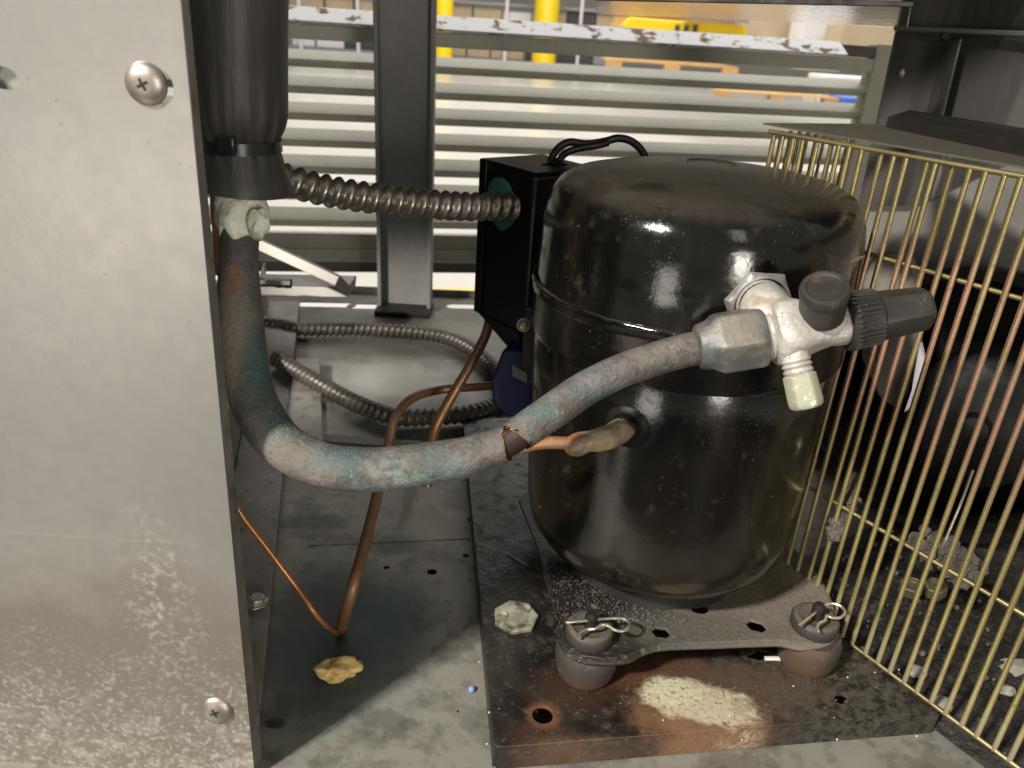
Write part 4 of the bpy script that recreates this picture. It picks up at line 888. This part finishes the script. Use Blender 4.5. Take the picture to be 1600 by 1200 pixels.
# ------------------------------------------------------------------ wire grille
GA = PZ(1332, 1006, .024); gd = nz(PZ(1586, 1195, .024)-GA); GA[2] = 0; gd[2] = 0; gn = A(-gd[1], gd[0], 0)   # gn points away, inside the cage
if gn[0] < 0: gn = -gn
G0 = PP(1206, 190, GA, np.array([gn[0], gn[1], 0])); G0[2] = 0
wg = thing('wire_grille', (float(G0[0]), float(G0[1]), 0), 'cage of thin yellow zinc wires guarding the condenser fan', 'wire guard')
G0 = GA+gd*np.dot(G0-GA, gd)
LID = .358
br_ = .00165
proto = None
def rod(name, a, b, r, m, par, seg=8): return MB().tube([a, (a+b)/2, b], r, seg).build(name, m, par, smooth=60)
sp0 = .0093; nb_ = 32
random.seed(11)
off_ = float(np.dot(GA+gd*0-G0, gd))
bars = []
k0 = -int(off_/sp0)
proto = None
for k in range(k0, 14):
    s = off_+k*sp0*(1.08 if k > 0 else 1.0)
    base = G0+gd*s+A(0, 0, .024)+gd*random.uniform(-.0007, .0007)
    if proto is None:
        proto = MB().tube([base, base+A(0, 0, .12), base+A(0, 0, .24), base+A(0, 0, LID-.0285)], br_, 10).build('vertical_wire', m_bar, wg, smooth=60); pb0 = base; o = proto
    else:
        o = proto.copy(); COL.objects.link(o); o.parent = wg; dlt = base-pb0; o.location = tuple(dlt)
    o.rotation_euler = (random.uniform(-.006, .006), random.uniform(-.006, .006), 0)
    if o is not proto: 
        # keep the foot in place under the small tilt
        pass
    # bent top
Lr = G0+gd*(off_+15*sp0*1.08)
for z in (.024, .118, .292):
    rod('cross_wire', G0+gn*.0026+A(0, 0, z)-gd*.004 if z > .03 else GA-gd*.001+gn*.0+A(0, 0, z-.001), Lr+gn*.0026*(z > .03)+A(0, 0, z), .00145, m_bar2, wg)
rod('top_wire', G0+A(0, 0, LID-.004)-gn*.001, Lr+A(0, 0, LID-.004)-gn*.001, .0016, m_bar2, wg)
# rear return face of the cage
RA = G0.copy(); RB = A(.262, .625, 0); rd = nz(RB-RA); nR = 10
for k in range(1, nR):
    b0 = RA+rd*(k*.0098+.003); rod('rear_wire', b0+A(0, 0, .01), b0+A(0, 0, LID-.004), .0013, m_bar, wg)
rod('rear_cross_wire', RA+A(0, 0, .288), RB+A(0, 0, .288), .0013, m_slab, wg)
# lid sheet
l0 = PZ(1194, 188, LID); l1 = GA+gd*.30+A(0, 0, LID); l1 = PP(1600, 283, GA, np.array([gn[0], gn[1], 0])); l1[2] = LID
l0b = l0; dirl = nz(l1-l0); l1e = l0+dirl*.55
lb1 = PZ(1362, 196, LID)
l0 = G0-gd*.004-gn*.004; l0[2] = LID; l1e = l0+gd*.42
MB().prism([l0, l1e, l1e+gn*.05, lb1+A(.16, -.10, 0), lb1], (0, 0, .0012)).build('lid_sheet', m_lid, wg, smooth=0)
MB().prism([l0-A(0, 0, .0), l1e, l1e-A(0, 0, .0035), l0-A(0, 0, .0035)], gn*.0012).build('lid_hem', m_lid, wg, smooth=0) if False else None

# dark slab on the lid and dark panel beyond it
SZ0, SZ1 = .3575, .3670
s_a, s_b = PZ(1382, 203, SZ0), PZ(1600, 250, SZ0)
sd_ = nz(s_b-s_a)
tag(MB().prism([s_a, s_a+sd_*.34, s_a+sd_*.34+A(.07, .10, 0), s_a+A(.05, .08, 0)], (0, 0, SZ1-SZ0)).build('black_steel_slab', m_slab, bevel=.001, base=tuple(s_a)), 'flat black steel slab lying on the lid of the wire guard', 'steel slab')
dp = thing('dark_side_panel', PY(1500, 180, .84), 'dark streaked sheet metal panel filling the upper right corner', 'side panel')
Yd = .80
a_, b_, c__, d_ = PY(1429, -30, Yd), PY(1384, 188, Yd), PY(1700, 200, Yd-.1), PY(1700, -40, Yd-.1)
MB().prism([b_-A(0, 0, .2), c__-A(0, 0, .2), d_+A(0, 0, .1), a_+A(-.01, 0, .1)], (0, .004, 0)).build('panel_sheet', m_dside, dp, smooth=0)
MB().prism([PY(1405, 40, Yd-.02), PY(1700, 52, Yd-.12), PY(1700, 62, Yd-.12), PY(1404, 48, Yd-.02)], (0, .012, 0)).build('panel_ledge', m_grey, dp, bevel=.001)
for (x, y, r) in ((1321, 46, .004), (1354, 45, .005), (1390, 52, .005), (1475, 57, .004), (1568, 56, .004)):
    pass
MB().lathe(PY(1411, 114, Yd-.006), (0, -1, 0), [(0, .005), (.002, .0045), (.003, .002)], 14).build('rivet', m_strap, dp)
for (x, y) in ((1475, 56), (1567, 56)):
    MB().lathe(PY(x, y+2, Yd-.045), (0, -1, .3), [(0, .0042), (.004, .0036)], 12).build('clip', m_slab, dp)
for x0_ in (1495, 1563):
    MB().prism([PY(x0_+6, 60, Yd-.06), PY(x0_+10, 60, Yd-.06), PY(x0_-22, 190, Yd-.06), PY(x0_-26, 190, Yd-.06)], (0, .03, 0)).build('fold_line', m_dside, dp, bevel=.001)
# clear plastic cover along the top edge
cl = thing('clear_cover', PY(1180, 0, .62), 'clear plastic strip cover hanging across the top right above the rail', 'plastic cover')
MB().prism([PY(930, -14, .62), PY(1424, 8, .66), PY(1418, 42, .66), PY(932, 22, .62)], (0, .0012, 0)).build('cover_sheet', m_glass, cl, smooth=0)
MB().prism([PY(930, -16, .619), PY(1428, 3, .659), PY(1427, 11, .659), PY(930, 1, .619)], (0, .004, 0)).build('cover_edge', m_dside, cl, bevel=.0008)

# ------------------------------------------------------------------ behind the grille
it = thing('fan_shroud', PD(1560, 420, .72), 'dull grey fan shroud plate with a dark round opening behind the wires', 'fan shroud')
MB().prism([PD(1330, 330, .72), PD(1420, 330, .72), PD(1740, 180, .66), PD(1760, 520, .66), PD(1500, 470, .70), PD(1330, 420, .72)], (.02, .03, 0)).build('shroud_plate', m_grey, it, bevel=.001)
sc_ = PD(1500, 640, .66); sax = nz(A(-.55, -.8, .1))
MB().lathe(sc_, sax, [(-.05, .118), (0, .122), (.004, .120), (.0045, .112), (.0, .108), (-.05, .105)], 64).build('shroud_ring', m_motor, it, smooth=50)
MB().prism([PD(1330, 330, .80), PD(1800, 330, .76), PD(1800, 960, .80), PD(1230, 960, .84)], (.02, .05, 0)).build('shroud_back', m_slab, it)
mt = thing('fan_motor', PD(1510, 640, .60), 'black round fan motor behind the wire guard', 'fan motor')
MB().lathe(PD(1530, 650, .62), sax, [(-.05, .050), (0, .054), (.02, .054), (.026, .048), (.030, .030), (.034, .012), (.045, .010), (.047, .004)], 48, ring=lambda i, a: .0015*math.cos(24*a) if i in (1, 2) else 0).build('motor_housing', m_motor, mt, smooth=40)
MB().tube(resample(spline([PD(1520, 735, .52), PD(1500, 790, .51), PD(1475, 850, .51), PD(1468, 880, .52)], 8), .003), .0008, 8).build('motor_lead', m_pin, mt)
fb = thing('cooling_fan', PD(1385, 500, .66), 'pale dusty fan blade behind the wires right of the ribbed valve cap', 'fan blade')
bl_ = [(1345, 440), (1362, 402), (1395, 392), (1425, 405), (1438, 470), (1436, 560), (1424, 620), (1400, 640), (1372, 620), (1345, 560)]
MB().prism([PD(x, y, .66-(x-1345)*.0003) for x, y in bl_], (.006, .006, 0)).build('blade', m_fan, fb, smooth=60, bevel=.002)
(MB().prism([PD(x, y, .60) for x, y in [(1437, 535), (1443, 560), (1438, 600), (1424, 635), (1412, 645), (1424, 610), (1430, 570)]], (.004, .004, 0)).build('blade_edge_strip', m_white, fb, bevel=.0006))
# dark greasy ground inside the cage with debris
random.seed(5)
gm = MB(); nx, ny = 60, 60
ga_ = GA+gn*.004-gd*.10; 
for i in range(nx+1):
    for j in range(ny+1):
        p = ga_+gd*(i/nx*.30)+gn*(j/ny*.32)
        h = .004+.010*abs(mnoise.noise(Vector(p*22)))+.006*abs(mnoise.noise(Vector(p*75)))+.003*mnoise.noise(Vector(p*200))
        h *= min(1, j/5+.12)*min(1, i/4+.2)
        gm.v.append(A(p[0], p[1], .0025+h))
for i in range(nx):
    for j in range(ny):
        a = i*(ny+1)+j; gm.f.append((a, a+1, a+ny+2, a+ny+1))
tag(gm.build('greasy_grime', m_debris, smooth=80), 'dark greasy lint and grime covering the pan inside the cage', 'grime', kind='stuff')
chips = MB()
for _ in range(110):
    p = ga_+gd*random.uniform(.02, .28)+gn*random.uniform(.005, .18); chips.ico((p[0], p[1], .010+random.uniform(0, .006)), random.uniform(.0008, .0026), 1, .5, 2)
tag(chips.build('small_chips', m_lint, smooth=0), 'small crumbs of dirt scattered inside the wire guard', 'debris', kind='stuff')
for (x, y, r, lab) in ((1432, 1050, .0058, 'pale stone chip behind the lower wires, nearest the base plate'), (1585, 1042, .0080, 'largest pale stone chip behind the wires at the right edge of the photo'), (1572, 1078, .0050, 'pale stone chip lying just below the largest chip at the right edge'), (1470, 1100, .0062, 'dull grey stone chip behind the bottom corner of the wires')):
    p = PZ(x, y, .012); tag(MB().ico(p, r, 2, .5, 1.5, (1.2, 1, .6)).build('stone_chip', m_chip, base=tuple(p), smooth=25), lab, 'stone chip', 'stone chips inside the wire guard')
for (x, y, lab) in ((1428, 906, 'left one of two brass nuts lying behind the wires'), (1466, 908, 'right one of two brass nuts lying behind the wires')):
    p = PZ(x, y, .03); tag(MB().lathe(p-A(0, 0, .012), nz(A(-.2, -.2, 1)), [(0, .0088), (.010, .0088), (.0105, .0065), (.007, .006)], 6).build('brass_nut', m_brass, base=tuple(p), bevel=.0006), lab, 'nut', 'brass nuts behind the wires')
    # raised box they sit on
nbx = PZ(1450, 940, .02)
lint = MB()
for _ in range(60):
    t = random.random(); c = PD(1338-30*t+random.gauss(0, 6), 745+95*t, .545); lint.ico(c, random.uniform(.0015, .0045), 2, .9, 2.5)
tag(lint.build('lint_clump', m_lint, smooth=0), 'grey lint clump hanging on the wires right of the compressor foot', 'lint')
lint = MB()
for _ in range(70):
    t = random.random(); c = PD(1455+70*t+random.gauss(0, 14), 840+70*t+random.gauss(0, 12), .56); lint.ico(c, random.uniform(.0015, .0055), 2, .9, 2.5)
tag(lint.build('lint_clump', m_lint, smooth=0), 'grey lint clump caught behind the lower cross wire above the brass nuts', 'lint')

# ------------------------------------------------------------------ galvanised panel in front left
YP = .308
gp = thing('galvanised_panel', PY(390, 1200, YP), 'spotted galvanised sheet metal panel covering the left side of the picture', 'metal panel')
e_t, e_b = PY(280, -20, YP), PY(398, 1215, YP)
ev = nz(e_t-e_b)
pt0 = e_b-ev*.03; pt1 = e_t+ev*.25
hp_ = PY(4, 120, YP)
# plate with a hole, built flat then stood up
import bmesh
bm = bmesh.new()
outer = [(pt0[0], pt0[2]), (pt1[0], pt1[2]), (-.50, pt1[2]), (-.50, pt0[2])]
hl = circ(float(PY(5, 122, YP)[0]), float(PY(5, 122, YP)[2]), .0055, 16, .0042)
hl2 = circ(float(PY(252, 136, YP)[0]), float(PY(252, 136, YP)[2]), .0048, 16, .0062)
es = []
for lp in (outer, hl, hl2):
    vs = [bm.verts.new((p[0], YP, p[1])) for p in lp]; es += [bm.edges.new((vs[i], vs[(i+1) % len(vs)])) for i in range(len(vs))]
bmesh.ops.triangle_fill(bm, use_beauty=True, edges=es)
r_ = bmesh.ops.extrude_face_region(bm, geom=list(bm.faces))
for g in r_['geom']:
    if isinstance(g, bmesh.types.BMVert): g.co.y += .0014
mbx = MB(); bm.verts.index_update()
for v in bm.verts: mbx.v.append(A(*v.co))
for f in bm.faces: mbx.f.append(tuple(v.index for v in f.verts))
bm.free()
mbx.build('sheet', m_galv, gp, smooth=0)
MB().prism([e_b+A(-.0-.001, .0016, -.01), e_t+A(-.001, .0016, .2), e_t+A(-.001, .0016+.014, .2), e_b+A(-.001, .0016+.014, -.01)], (-.0014, 0, 0)).build('return_flange', m_rail, gp, smooth=0)
def screw(x, y, rpx, ry, tiltz, lab=None):
    c = PY(x, y, YP); r = rpx*YP/1200/ray(x, y)[1]
    n_ = nz(A(0, -1, tiltz)); xd = A(1, 0, 0)
    sc = thing  # noqa
    o = MB().lathe(c, n_, [(-.0005, r*.98), (.0004, r), (.0012, r*.97), (.0024, r*.82), (.0032, r*.60), (.0036, r*.36), (.0037, .0001)], 40).build('screw_head', m_screw, gp, smooth=60)
    z = nz(np.cross(n_, xd)); mb = MB()
    ca, sa = math.cos(.45), math.sin(.45); u_ = xd*ca+z*sa; v_ = -xd*sa+z*ca
    mb.box(c+n_*.0034, (r*.30, r*.085, .0004), X=u_, Y=v_, Z=n_); mb.box(c+n_*.0034, (r*.085, r*.30, .00043), X=u_, Y=v_, Z=n_)
    cr_ = mb.build('cross_recess', m_hole, o, bevel=.0003)
    return o
screw(229, 131, 33, 33, .0); screw(339, 1108, 25, 18, .15)
# panel backing strip seen through holes
MB().prism([PY(-60, 90, YP+.004), PY(50, 90, YP+.004), PY(50, 150, YP+.004), PY(-60, 150, YP+.004)], (0, .001, 0)).build('backing_strip', m_galv, gp, smooth=0)

# ------------------------------------------------------------------ small scraps
cm = PZ(530, 1045, .004)
tag(MB().ico(cm, .0115, 4, .42, 1.1, (1.35, .75, .62), .25).build('putty_scrap', m_clump, base=tuple(cm), smooth=50), 'lump of yellow putty lying in the dark stain on the pan', 'putty scrap')
cm = PZ(737, 1077, .0015)
tag(MB().ico(cm, .0024, 2, .15, 1).build('blue_bead', m_bead, base=tuple(cm)), 'tiny pale blue bead on the pan beside the base plate', 'bead')
random.seed(9)
def scrap(x0, y0, x1, y1, z, r, lab):
    a, b = PZ(x0, y0, z), PZ(x1, y1, z); tag(MB().tube([a, (a+b)/2+A(0, 0, .0006), b], r, 6).build('thread_scrap', m_thread, base=tuple(a)), lab, 'thread')
scrap(790, 863, 823, 883, BZ+.001, .0004, 'thin pale thread on the black base plate left of the compressor')
scrap(1195, 1029, 1232, 1031, BZ+.002, .0016, 'pale flat sliver under the compressor plate beside the right mount')
crumbs = MB()
for _ in range(110):
    x, y = random.uniform(740, 1450), random.uniform(770, 1165)
    p = PZ(x, y, BZ+.0004)
    if np.hypot(p[0]-CX, p[1]-CY) < .11: continue
    crumbs.ico(p, random.choice([.0002, .0003, .0004, .0006]), 1, .4, 2)
tag(crumbs.build('dust_crumbs', m_thread, smooth=0), 'pale dust crumbs scattered over the black base plate', 'crumbs', kind='stuff')
